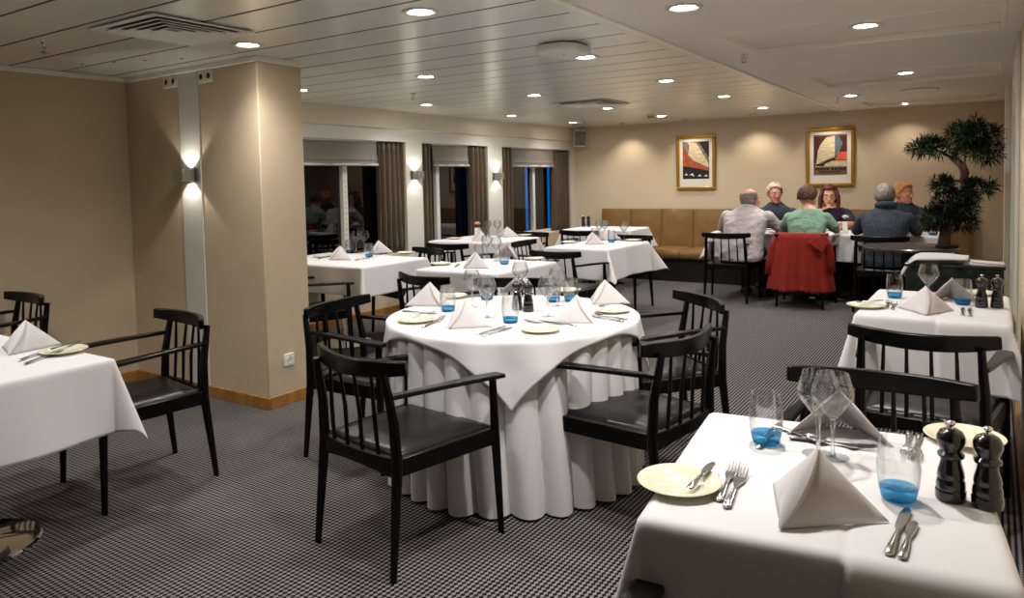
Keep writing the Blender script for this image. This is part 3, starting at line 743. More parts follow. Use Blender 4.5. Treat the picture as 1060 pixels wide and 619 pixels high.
# ================================================================== tableware prototypes (origin on the cloth, +Y away from the diner)
ZT = TOPZ + .0065
def proto(name, cat): return thing(name, '', cat)
wg = proto('wine_glass', 'glass')
MB().lathe([(0, .0035), (.006, .004), (.02, .0018), (.035, .0012), (.036, .0006), (.035, 0), (0, 0)], 28).build('foot', 'clear_glass', wg)
MB().tube([(0, 0, .003), (0, 0, .012), (0, 0, .05), (0, 0, .088)], [.008, .0048, .0042, .006], 12).build('stem', 'solid_glass', wg)
MB().lathe([(0, .088), (.008, .090), (.020, .103), (.036, .124), (.0465, .142), (.0465, .152), (.043, .168), (.0375, .184), (.034, .196), (.0327, .196), (.036, .184), (.0415, .168), (.045, .152), (.045, .143), (.0345, .125), (.0185, .105), (.006, .094), (0, .092)], 32).build('bowl', 'clear_glass', wg)
tb = proto('tumbler', 'glass')
MB().lathe([(0.00000, 0.00000), (0.02912, 0.00000), (0.03224, 0.00448), (0.03848, 0.03360), (0.04108, 0.06720), (0.03848, 0.10080), (0.03484, 0.12320), (0.03349, 0.12320), (0.03692, 0.10080), (0.03952, 0.06720), (0.03692, 0.03584), (0.03172, 0.02464), (0.00000, 0.02352)], 28).build('body', 'clear_glass', tb)
MB().lathe([(0.00000, 0.00168), (0.02912, 0.00168), (0.03172, 0.00672), (0.03484, 0.02016), (0.03380, 0.02632), (0.02704, 0.02352), (0.00000, 0.02184)], 28).build('blue_base', 'blue_glass_core', tb)
pl = proto('side_plate', 'plate')
MB().lathe([(0, .003), (.05, .003), (.054, .006), (.086, .013), (.0875, .0145), (.086, .0155), (.056, .0095), (.05, .0065), (0, .006)], 40).build('dish', 'ivory_china', pl)
MB().lathe([(.048, 0), (.052, .0), (.053, .004), (.047, .004), (.048, 0)], 40).build('foot_ring', 'ivory_china', pl)
def cutl(name, cat): return proto(name, cat)
def handle(par, L=.10):
    MB().tube([(0, -.10, .003), (0, -.096, .004), (0, -.07, .005), (0, -.03, .006), (0, .0, .006)], [.004, .0085, .008, .0055, .0038], 10, flat=(1, .42), up=(0, 0, 1)).build('handle', 'steel', par)
fk = cutl('fork', 'cutlery'); handle(fk)
m = MB().sweep([(0, -.002, .006), (0, .02, .005), (0, .04, .004), (0, .055, .005)], [[(-w, -.001), (w, -.001), (w, .001), (-w, .001)] for w in (.003, .007, .0125, .0125)])
for i in range(4): m.tube([(-.0105 + i*.007, .053, .005), (-.0105 + i*.007, .08, .008), (-.0105 + i*.007, .1, .012)], [.0022, .002, .001], 6)
m.build('tines', 'steel', fk)
kn = cutl('table_knife', 'cutlery'); handle(kn)
def blade(par, L):
    o = [(-.004, 0), (-.009, .02), (-.0095, L*.7), (-.004, L*.95), (.002, L), (.008, L*.86), (.0085, L*.5), (.004, 0)]
    MB().loft([[(x, y, .0035) for x, y in o], [(x*.96, y, .0058) for x, y in o]]).build('blade', 'steel', par)
blade(kn, .115)
bk = cutl('butter_knife', 'cutlery')
MB().tube([(0, -.085, .003), (0, -.081, .004), (0, -.05, .005), (0, 0, .005)], [.003, .0075, .007, .0035], 10, flat=(1, .45), up=(0, 0, 1)).build('handle', 'steel', bk)
blade(bk, .075)
sn = cutl('dessert_spoon', 'cutlery'); handle(sn)
MB().grid(lambda u, v: ((u-.5)*.04*math.sqrt(max(0, 1 - (2*v - 1)**2))**.8, -.002 + .06*v, .004 + .006*(2*u - 1)**2 + .003*v), 10, 12).build('bowl', 'steel', sn, solid=.0012)
ml = proto('pepper_mill', 'mill')
prof = [(0.00000, 0.00000), (0.02655, 0.00000), (0.02768, 0.00412), (0.02768, 0.01854), (0.02542, 0.02163), (0.02655, 0.02575), (0.02542, 0.03708), (0.02316, 0.04326), (0.02486, 0.04738), (0.02316, 0.05768), (0.01864, 0.07416), (0.01785, 0.08240), (0.02373, 0.08652), (0.02429, 0.09167), (0.01864, 0.09785), (0.02203, 0.10609), (0.02576, 0.11639), (0.02542, 0.12669), (0.02034, 0.13699), (0.01130, 0.14214), (0.00000, 0.14317)]
MB().lathe(prof, 28).build('body', 'mill_black', ml)
MB().lathe([(0.00000, 0.14111), (0.00508, 0.14214), (0.00395, 0.14729), (0.00791, 0.15141), (0.00814, 0.15450), (0.00452, 0.15759), (0.00000, 0.15810)], 14).build('knob', 'chrome', ml)
# napkin: folded cloth standing as a tent, ridge towards -Y, with a rolled pleat down the ridge
def napkin_proto(w, d, h, lean, name):
    r = thing(name, '', 'napkin')
    A = Vector((0, lean, h)); F = Vector((0, -d, .002))
    def panel(s, sc, off):
        B = Vector((s*w, d*.45, .002)); m = MB(); n = 12
        Fo = F + Vector((0, off, 0)); Ao = A - Vector((0, 0, off*.6)); 
        def fn(u, v):
            p = Ao.lerp(Fo.lerp(B*1.0, u), max(v, .0))
            nrm = (Fo - Ao).cross(B - Ao).normalized(); nrm = nrm if nrm.y < 0 else -nrm
            bul = .012*math.sin(PI*u)*math.sin(PI*min(v, 1))
            return p + nrm*bul*(1 if sc else .4)
        m.grid(fn, n, n); return m
    m = panel(1, 1, 0); q = panel(-1, 1, 0)
    m.add(q.v, q.f)
    m.build('panels', 'napkin_white', r, solid=.0035, sharp=60)
    m = panel(1, 0, .012); q = panel(-1, 0, .012); m.add(q.v, q.f); m.build('inner_fold', 'napkin_white', r, solid=.003, sharp=60)
    pts = []; rad = []
    for i in range(11):
        t = i/10; p = A.lerp(F, t); pts.append(p + Vector((0, -.004, .002))); rad.append(.0025 + .0165*math.sin(PI*t)**.8)
    MB().tube(pts, rad, 10, flat=(1.0, .55), up=(0, 0, 1)).build('ridge_pleat', 'napkin_white', r)
    return r
nb = napkin_proto(.12, .12, .115, .02, 'napkin')
nf = napkin_proto(.135, .10, .118, .01, 'napkin')

PR = dict(wine=(wg, 'wine glasses'), tumbler=(tb, 'blue-based tumblers'), plate=(pl, 'ivory side plates'), fork=(fk, 'forks'), knife=(kn, 'table knives'), butter=(bk, 'butter knives on plates'),
          spoon=(sn, 'dessert spoons'), mill=(ml, 'black pepper and salt mills'), napkin=(nb, 'standing napkins'), napkin2=(nf, 'standing napkins'))
def put(kind, pos, a, label, dz=0):
    pr, g = PR[kind]
    p = at(*pos, ZT + dz) if len(pos) == 2 else Vector(pos)
    if len(pos) == 2: p.z = ZT + dz
    return place(pr, p, math.radians(a), label, g)
def lay(kind, p0, p1, label, dz=0, L=(-.1, .1)):
    """cutlery laid from its handle end p0 to its tip p1"""
    a, b = at(*p0, ZT), at(*p1, ZT); d = b - a; ang = math.degrees(math.atan2(-d.x, d.y))
    c = (a + b)/2
    return put(kind, (c.x, c.y, ZT + dz), ang, label)
# ---- nearest table
N_ = 'on the nearest table'
put('plate', (703, 503), 0, 'ivory side plate at the near left corner of the nearest table')
a, b = at(716, 513, ZT), at(738, 489, ZT); put('butter', ((a.x+b.x)/2, (a.y+b.y)/2, ZT + .0165), math.degrees(math.atan2(-(b.x-a.x), b.y-a.y)), 'butter knife lying across the near left plate of the nearest table')
lay('fork', (749, 533), (772, 484), 'fork nearest the napkin, its tines pointing away, on the nearest table')
lay('fork', (743, 521), (762, 482), 'fork half under the plate rim on the nearest table')
put('tumbler', (793, 458), 20, 'tumbler with blue base at the far left of the nearest table, knives seen through it')
put('tumbler', (930, 516), 0, 'tumbler with blue base beside the mills on the nearest table')
put('wine', (847, 470), 0, 'front balloon wine glass of the pair on the nearest table')
put('wine', (862, 473), 0, 'rear balloon wine glass of the pair on the nearest table')
put('napkin', (842, 528), -17, 'white standing napkin with a rolled ridge at the front of the nearest table')
put('napkin', (869, 449), 187, 'white standing napkin behind the wine glasses on the nearest table')
put('mill', (984, 516), 0, 'left black mill on the nearest table'); put('mill', (1022, 524), 0, 'right black mill on the nearest table, by the table edge')
lay('knife', (918, 580), (940, 527), 'longer knife right of the napkin on the nearest table'); lay('butter', (932, 583), (948, 537), 'shorter knife right of the napkin on the nearest table')
put('plate', (998, 456), 180, 'ivory side plate behind the mills on the nearest table')
a = at(985, 455, ZT); put('butter', (a.x, a.y, ZT + .0165), 190, 'butter knife on the plate behind the mills of the nearest table')
lay('fork', (941, 452), (938, 470), 'left fork behind the front tumbler of the nearest table'); lay('fork', (951, 455), (948, 472), 'right fork behind the front tumbler of the nearest table')
lay('knife', (792, 457), (801, 447), 'knife seen through the far left tumbler of the nearest table')
lay('spoon', (812, 446), (858, 462), 'dessert spoon left of the wine glass stems on the nearest table'); lay('fork', (822, 455), (905, 466), 'dessert fork behind the wine glass stems on the nearest table')
# ---- table before the bonsai
put('plate', (896, 318), 0, 'ivory side plate at the left edge of the table before the bonsai')
a = at(902, 316, ZT); put('butter', (a.x, a.y, ZT + .0165), -40, 'butter knife on the left plate of the table before the bonsai')
lay('fork', (917, 321), (921, 311), 'left fork beside the napkin before the bonsai'); lay('fork', (923, 323), (927, 312), 'right fork beside the napkin before the bonsai')
put('tumbler', (926, 308), 0, 'tumbler with blue base left of the napkin before the bonsai'); put('tumbler', (996.5, 315), 0, 'tumbler with blue base beside the mills before the bonsai')
put('napkin', (958, 322), 5, 'white standing napkin in front of the wine glass before the bonsai'); put('napkin', (985, 311), 190, 'white standing napkin behind, leaning right, on the table before the bonsai')
put('wine', (961, 314), 0, 'single balloon wine glass on the table before the bonsai')
put('mill', (1016, 318), 0, 'left black mill on the table before the bonsai'); put('mill', (1032, 318.5), 0, 'right black mill on the table before the bonsai')
lay('knife', (996, 329), (997, 318), 'left knife below the tumbler before the bonsai'); lay('knife', (1004, 329), (1004, 319), 'right knife below the tumbler before the bonsai')
put('plate', (1012, 305), 180, 'ivory side plate behind the mills on the table before the bonsai')
# ---- round table
put('napkin2', (446, 315), 72, 'white standing napkin at the left of the round table'); put('napkin2', (481, 337), -8, 'white standing napkin at the front left of the round table')
put('napkin2', (598, 332), 72, 'white standing napkin at the front right of the round table'); put('napkin2', (626, 313), -12, 'white standing napkin at the right of the round table, behind another')
put('napkin', (540, 303), 180, 'white standing napkin at the back of the round table, behind the mills')
put('plate', (431, 333), 0, 'ivory side plate at the left of the round table'); put('plate', (560, 343), 0, 'ivory side plate at the front of the round table')
put('plate', (634, 323), 0, 'ivory side plate at the right of the round table'); put('plate', (468, 308), 0, 'ivory side plate at the back left of the round table'); put('plate', (586, 302), 0, 'ivory side plate at the back right of the round table')
lay('butter', (427, 331), (450, 327), 'butter knife on the left plate of the round table', .0165); lay('butter', (620, 321), (646, 317.5), 'butter knife on the right plate of the round table', .0165)
lay('fork', (578, 336), (549, 334), 'fork behind the front plate of the round table'); lay('knife', (602, 343), (556, 336), 'knife over the front plate of the round table', .0165)
lay('fork', (434, 341), (461, 330), 'outer fork beside the front left napkin of the round table'); lay('fork', (440, 338), (463, 327), 'inner fork beside the front left napkin of the round table')
lay('knife', (490, 348.5), (525, 338), 'outer knife of the pair at the front of the round table'); lay('knife', (499, 349), (529, 340), 'inner knife of the pair at the front of the round table')
lay('knife', (415, 322.5), (452, 325.5), 'knife below the left napkin of the round table'); lay('fork', (645, 331), (619, 327), 'fork below the right plate of the round table'); lay('fork', (641, 333), (616, 329), 'second fork below the right plate of the round table')
for (px, py), w_ in (((489, 318.5), 'farthest left, behind the left napkins'), ((504.5, 329), 'in front at the left'), ((567.5, 328), 'in front at the right'), ((577, 317), 'behind at the right'), ((539, 307), 'at the back behind the mills')):
    put('wine', (px, py), 0, 'balloon wine glass on the round table, ' + w_)
for (px, py), w_ in (((528.5, 334), 'left of the mills at the front'), ((573, 312.5), 'behind the right wine glasses'), ((591, 312), 'next to the right napkins'), ((464, 322), 'between the two left napkins'), ((504, 310), 'behind the left wine glasses')):
    put('tumbler', (px, py), 0, 'tumbler with blue base on the round table, ' + w_)
put('mill', (535.5, 320.5), 0, 'left black mill on the round table'); put('mill', (547, 322.3), 0, 'right black mill on the round table')
# ---- left table
put('napkin', (26, 361), 40, 'white standing napkin on the left table'); put('plate', (66, 365), 0, 'ivory side plate on the left table by the partition')
lay('butter', (52, 367), (84, 358), 'butter knife on the plate of the left table', .0165)
lay('fork', (20, 374), (52, 362), 'outer fork beside the napkin of the left table'); lay('fork', (30, 376), (60, 366), 'inner fork beside the napkin of the left table')
# ---- riveted window table
W_ = 'on the riveted window table'
put('napkin2', (352, 268.5), -20, 'left standing napkin ' + W_); put('napkin2', (392, 262), 10, 'right standing napkin ' + W_)
put('wine', (368.6, 260), 0, 'left wine glass ' + W_); put('wine', (377.5, 259.5), 0, 'right wine glass ' + W_)
put('tumbler', (362, 262), 0, 'tumbler between napkin and wine glasses ' + W_); put('tumbler', (382, 266), 0, 'tumbler before the right napkin ' + W_)
put('plate', (420, 262.5), 0, 'ivory side plate at the right end of the riveted window table'); put('plate', (334, 266), 0, 'ivory side plate at the left end of the riveted window table')
lay('knife', (366, 270), (384, 267), 'knife before the wine glasses ' + W_); lay('fork', (326, 269), (346, 265.5), 'fork by the left plate ' + W_)
# ---- square table behind the round one
W_ = 'on the square table behind the round one'
put('napkin2', (492, 277), -25, 'left standing napkin ' + W_); put('napkin', (527, 266.5), 175, 'right standing napkin ' + W_)
put('tumbler', (522, 273.5), 0, 'tumbler with blue base ' + W_); put('tumbler', (496, 268), 0, 'tumbler at the back left ' + W_)
put('wine', (504, 267), 0, 'left wine glass ' + W_); put('wine', (514, 270), 0, 'right wine glass ' + W_)
put('plate', (456, 274), 0, 'ivory side plate at the left ' + W_); put('plate', (553, 268.8), 0, 'ivory side plate at the right ' + W_)
lay('fork', (468, 279), (478, 272), 'fork beside the left plate ' + W_)
# ---- rose table
W_ = 'on the table with the peach rose'
put('napkin2', (497, 249), -30, 'left standing napkin ' + W_); put('napkin2', (525, 245), 20, 'right standing napkin ' + W_)
put('wine', (505, 245), 0, 'left wine glass ' + W_); put('wine', (515, 245), 0, 'right wine glass ' + W_); put('tumbler', (501, 246), 0, 'tumbler ' + W_)
put('plate', (470, 247.5), 0, 'ivory side plate at the left ' + W_); put('plate', (543, 244), 0, 'ivory side plate at the right ' + W_)
# ---- drooping corner table
W_ = 'on the table with the drooping corner'
put('napkin2', (613, 252.5), -15, 'left standing napkin ' + W_); put('napkin2', (630, 248), 15, 'rear standing napkin ' + W_)
put('tumbler', (633, 250.8), 0, 'tumbler with blue base ' + W_); put('tumbler', (616, 248), 0, 'tumbler at the back ' + W_)
put('wine', (620.5, 246.5), 0, 'leftmost wine glass ' + W_); put('wine', (626, 246), 0, 'middle wine glass ' + W_); put('wine', (646, 248.5), 0, 'rightmost wine glass ' + W_)
put('plate', (589, 251.5), 0, 'ivory side plate at the left ' + W_); put('plate', (655.5, 249.3), 0, 'ivory side plate at the right ' + W_)
# ---- corner table
put('mill', (604, 234.6), 0, 'left black mill on the corner table by the bench'); put('mill', (609.3, 234.6), 0, 'right black mill on the corner table by the bench')
# ---- vases
def vase(label, x, y, flower, lab2, h):
    r = thing('bud_vase', label, 'vase', (x, y, ZT))
    s = lambda w, z: [(-w, -w, z), (w, -w, z), (w, w, z), (-w, w, z)]
    MB().loft([s(.026, 0), s(.026, h), s(.02, h), s(.02, h - .03)]).build('body', 'white_china', r, bevel=.003)
    f = thing('rose', lab2, 'flower', (x, y, ZT + h - .028))
    MB().tube([(0, 0, 0), (.003, 0, .03), (0, 0, .07)], .003, 6).build('stem', 'stem_green', f)
    for k in range(4):
        a = k*1.7; m = MB().grid(lambda u, v: ((.006 + .035*v)*math.cos(a) - (u-.5)*.022*math.sin(PI*v)*math.sin(a), (.006 + .035*v)*math.sin(a) + (u-.5)*.022*math.sin(PI*v)*math.cos(a), .035 + .02*k/4 + .012*math.sin(v*2.5)), 4, 6)
        m.build('leaf', 'leaf_green', f, solid=.001)
    m = MB()
    for ring, (n, rad, zz, tilt) in enumerate(((4, .010, .085, .2), (6, .020, .083, .6), (8, .030, .078, 1.0))):
        for k in range(n):
            a = 2*PI*k/n + ring*.4
            def pet(u, v, a=a, rad=rad, zz=zz, tilt=tilt):
                w = .016*(1 + ring*.3)*math.sin(PI*(.1 + .8*v)); rr = rad*(.35 + .65*math.sin(v*1.57)) + tilt*.008*v*v
                aa = a + (u - .5)*2*w/max(rad, .01)*.8
                return (rr*math.cos(aa), rr*math.sin(aa), zz - .018 + .036*v*(1 - .25*tilt))
            m.grid(pet, 5, 5)
    m.build('bloom', flower, f, solid=.0012)
p = at(494.5, 246, ZT); vase('slim white bud vase holding the peach rose', p.x, p.y, 'rose_peach', 'peach rose in the white vase at the middle window', .115)
vase('slim white bud vase on the table where people sit', -1.36, 8.74, 'rose_cream', 'cream rose in the vase beside the red-haired woman', .13)
# ---- people table
for i, (x, y, w_) in enumerate(((-.62, 8.78, 'nearest the bonsai trunk'), (-.55, 8.95, 'farther back, near the ginger-haired man'), (-.70, 8.98, 'in front of the ginger-haired man'), (-2.02, 8.95, 'before the white-haired man'))):
    put('wine', (x, y, ZT), 0, 'wine glass on the table of six people, ' + w_)
for i, (x, y, w_) in enumerate(((-.52, 8.70, 'beside the bonsai trunk'), (-.78, 8.82, 'beside the grey sweater'), (-1.12, 8.98, 'right of the vase'))):
    put('tumbler', (x, y, ZT), 0, 'tumbler on the table of six people, ' + w_)
for x, y, w_ in ((-2.3, 9.08, 'before the white-haired man'), (-1.6, 9.1, 'before the red-haired woman'), (-.95, 9.1, 'before the ginger-haired man'), (-1.68, 8.74, 'before the person in green')):
    put('plate', (x, y, ZT), 0, 'ivory plate on the table of six people, ' + w_)
r = thing('bread_basket', 'small dark basket on the table before the white-haired man', 'basket', (-2.03, 8.76, ZT))
MB().lathe([(0, .004), (.06, .002), (.065, 0), (.075, .03), (.085, .05), (.08, .052), (.07, .03), (.06, .008), (0, .008)], 24).build('bowl', 'plastic_dark', r)
MB().tube([(.083*math.cos(a), .083*math.sin(a), .052) for a in [2*PI*k/24 for k in range(25)]], .004, 6).build('rim', 'bench_black', r)
tag(MB().ball((0, 0, .05), (.045, .04, .02), 14, 8).build('bread_roll', 'ink_orange', loc=(-2.03, 8.76, ZT + .0)), 'golden roll in the small dark basket', 'bread')

# ================================================================== bonsai corner
r = thing('bistro_table', 'round dark wooden table behind the grey sweater, carrying the bonsai', 'table', (-.62, 7.42, 0))
MB().lathe([(0, .715), (.375, .715), (.385, .722), (.385, .738), (.378, .745), (.365, .742), (0, .742)], 48).build('tabletop', 'dark_wood', r)
MB().lathe([(0, .02), (.05, .02), (.04, .06), (.035, .6), (.09, .71), (0, .715)], 24).build('column', 'bench_black', r)
MB().lathe([(0, 0), (.26, 0), (.26, .012), (.1, .03), (0, .035)], 40).build('base', 'bench_black', r)
r = thing('planter_cabinet', 'low dark green marbled cabinet beside the right wall, under folded linen', 'cabinet', (-.24, 6.75, 0))
MB().bx(-.33, .31, -.24, .24, .06, .665).build('body', 'green_marble', r, bevel=.005)
MB().bx(-.31, .30, -.22, .22, 0, .06).build('plinth', 'bench_black', r)
MB().bx(-.345, .32, -.255, .255, .665, .69).build('top_slab', 'green_marble', r, bevel=.006)
MB().bx(-.33, .31, -.25, -.24, .37, .385).build('rail', 'grey_metal', r, bevel=.003)
# folded linen on the cabinet: a flat stack and a rumpled cloth hanging over its left end
def linen(name, label, x0, x1, y0, y1, z, fall, th, seed, arch=.02):
    rnd = random.Random(seed); p = rnd.random()*6
    def fn(u, v):
        x = x0 + (x1 - x0)*u; y = y0 + (y1 - y0)*v; zz = z + arch*math.sin(PI*min(1, u*1.1))*math.sin(PI*v) + .006*math.sin(9*v + p + 4*u)
        if u < .32:
            t = (.32 - u)/.32; zz -= fall*t**1.6*(1 + .25*math.sin(3*v + p)); x += (x1 - x0)*.10*t; zz += .012*math.sin(14*v + p)*t
        return (x, y, zz)
    return tag(MB().grid(fn, 30, 16).build(name, 'napkin_white', solid=th, offset=1, sharp=70), label, 'linen')
linen('folded_linen', 'flat stack of folded white linen at the wall end of the green cabinet', -.22, .075, 6.56, 6.92, .693, .0, .035, 2, 0)
linen('folded_linen', 'rumpled white cloth falling over the left end of the green cabinet', -.66, -.16, 6.50, 6.94, .722, .17, .008, 5, .022)
# bonsai
bz = .745; bt = Vector((-.335, 7.40, bz))
r = thing('bonsai_tree', 'tall dark green bonsai with a twisting trunk and cloud-shaped pads', 'plant', bt)
MB().lathe([(0, 0), (.085, 0), (.09, .006), (.09, .018), (.084, .02), (0, .022)], 24).build('pot', 'bench_black', r)
MB().lathe([(0, .022), (.07, .0215), (.082, .02)], 20).build('soil', 'soil', r)
def bp(px, py, dy=0):
    d = ray(px, py); t = (bt.y + dy)/d.y
    return Vector((d.x*t, d.y*t, EYE + d.z*t)) - bt
tp = [bp(977, 254), bp(978, 244), bp(981, 232), bp(993, 222), bp(1003, 210, .03), bp(1003, 196, .05), bp(997, 187, .02), bp(999, 179), bp(996, 171, -.03), bp(987, 164), bp(990, 155), bp(1002, 146)]
tp[0].z = .015
MB().tube(tp, [.052, .046, .042, .038, .036, .034, .032, .034, .032, .028, .02, .012], 12).build('trunk', 'bark', r, sharp=80)
def pad(name, blobs, n, L):
    m = MB(); br = MB()
    for (px, py, dy, rx, rz_, ry, k) in blobs:
        c = bp(px, py, dy)
        near = min(tp, key=lambda q: (q - c).length)
        br.tube([near, near.lerp(c, .5) + Vector((0, 0, .02)), c], [.014, .01, .005], 7)
        for i in range(int(n*k*.72)):
            a = random.random()*2*PI; b = random.uniform(-.75, 1); s = math.sqrt(max(0, 1 - b*b)); q = random.uniform(.35, 1)
            o = Vector((s*math.cos(a)*rx*q, s*math.sin(a)*ry*q, b*rz_*q)); p = c + o
            dirn = (Vector((o.x/rx, o.y/ry, o.z/rz_ + .35))).normalized()
            sd, up = frame_of(dirn, (0, 0, 1))
            for j in range(9):
                t = 2*PI*j/9 + a; sp_ = random.uniform(.45, 1.1)
                d = (dirn*math.cos(sp_) + (sd*math.cos(t) + up*math.sin(t))*math.sin(sp_)).normalized()
                l = L*random.uniform(.75, 1.35); w = d.cross(Vector((random.random()-.5, random.random()-.5, 1))).normalized()*.0058
                mid = p + d*l*.5 - Vector((0, 0, .004)); tip = p + d*l - Vector((0, 0, .016))
                if (tip + bt).x > XR - .012 or (mid + bt).x > XR - .02: continue
                m.add([p, mid + w, tip, mid - w, mid + Vector((0, 0, .003))], [(0, 1, 4), (1, 2, 4), (2, 3, 4), (3, 0, 4)])
    o = m.build(name, 'leaf_green', r, smooth=False)
    b = br.build('branch', 'bark', r)
pad('foliage', [(964, 152, 0, .15, .085, .13, 1), (955, 153, -.02, .10, .06, .09, .5)], 80, .085)
pad('foliage', [(994, 141, .02, .15, .12, .14, 1.1), (1012, 138, 0, .15, .13, .15, 1.2), (1022, 158, -.02, .13, .10, .12, .9), (1005, 156, .03, .12, .08, .12, .7)], 80, .085)
pad('foliage', [(975, 192, -.05, .09, .07, .09, 1), (983, 206, -.08, .10, .07, .1, .8)], 70, .08)
pad('foliage', [(1012, 194, .02, .12, .06, .10, 1), (1002, 203, .0, .08, .06, .08, .6)], 70, .08)
pad('foliage', [(972, 222, -.06, .12, .08, .12, 1.1), (990, 218, -.04, .14, .09, .12, 1.1), (966, 232, -.02, .09, .05, .09, .6), (999, 231, .02, .09, .05, .08, .6)], 80, .08)
# ================================================================== people
def remesh(mb, name, m, parent, vox, smooth=6, fac=.5):
    o = mb.build(name, m, None, smooth=True, sharp=180)
    r = o.modifiers.new('fuse', 'REMESH'); r.mode = 'VOXEL'; r.voxel_size = vox; r.use_smooth_shade = True
    s = o.modifiers.new('soften', 'SMOOTH'); s.factor = fac; s.iterations = smooth
    dg = bpy.context.evaluated_depsgraph_get()
    me = bpy.data.meshes.new_from_object(o.evaluated_get(dg)); me.name = name
    o.modifiers.clear(); o.data = me
    me.polygons.foreach_set('use_smooth', [True]*len(me.polygons))
    if not me.materials: me.materials.append(MATS[m])
    o.parent = parent
    return o
def torso_rings(w, d, lean, grow=0, zlo=.44, shoulder=1.0):
    #      z, half width, half depth, y
    prof = [(.44, .165, .115, -.06), (.50, .175, .125, -.06), (.60, .165, .12, -.05), (.72, .160, .115, -.035), (.84, .178, .118, -.015), (.90, .188, .108, 0), (.945, .172, .094, .008), (.985, .132, .078, .012), (1.015, .088, .066, .014), (1.045, .060, .056, .018)]
    rings = []
    for z, a, b, y in prof:
        if z < zlo: continue
        yy = y + lean*(z - .5)/.5
        rings.append([((a*w + grow)*math.copysign(abs(math.cos(t))**.8, math.cos(t)), yy + (b*d + grow)*math.copysign(abs(math.sin(t))**.85, math.sin(t)), z) for t in [2*PI*k/24 for k in range(24)]])
    return rings
def hand(mb, wrist, d, up, side):
    """palm, five bent fingers, thumb from the side of the palm"""
    d = Vector(d).normalized(); up = Vector(up); s = d.cross(up).normalized(); n = s.cross(d).normalized()
    w = Vector(wrist); pc = w + d*.05
    mb.cone(w + d*.02, .027, w + d*.075, .032, 12, flat=(1.2, .5), up=n)
    for i, (o, L) in enumerate(((-.030, .058), (-.010, .070), (.010, .066), (.030, .052))):
        a = w + d*.088 + s*o; b = a + d*L*.5 - n*.004 + s*o*.12; c = b + d*L*.5 - n*.022
        mb.cone(a - d*.02, .0095, b, .0085, 8).cone(b, .0085, c, .0075, 8)
    t0 = w + d*.035 - s*side*.024; t1 = t0 + d*.035 - s*side*.026 - n*.004; t2 = t1 + d*.028 - s*side*.006 - n*.008
    mb.cone(t0, .0125, t1, .0105, 8).cone(t1, .0105, t2, .0085, 8)
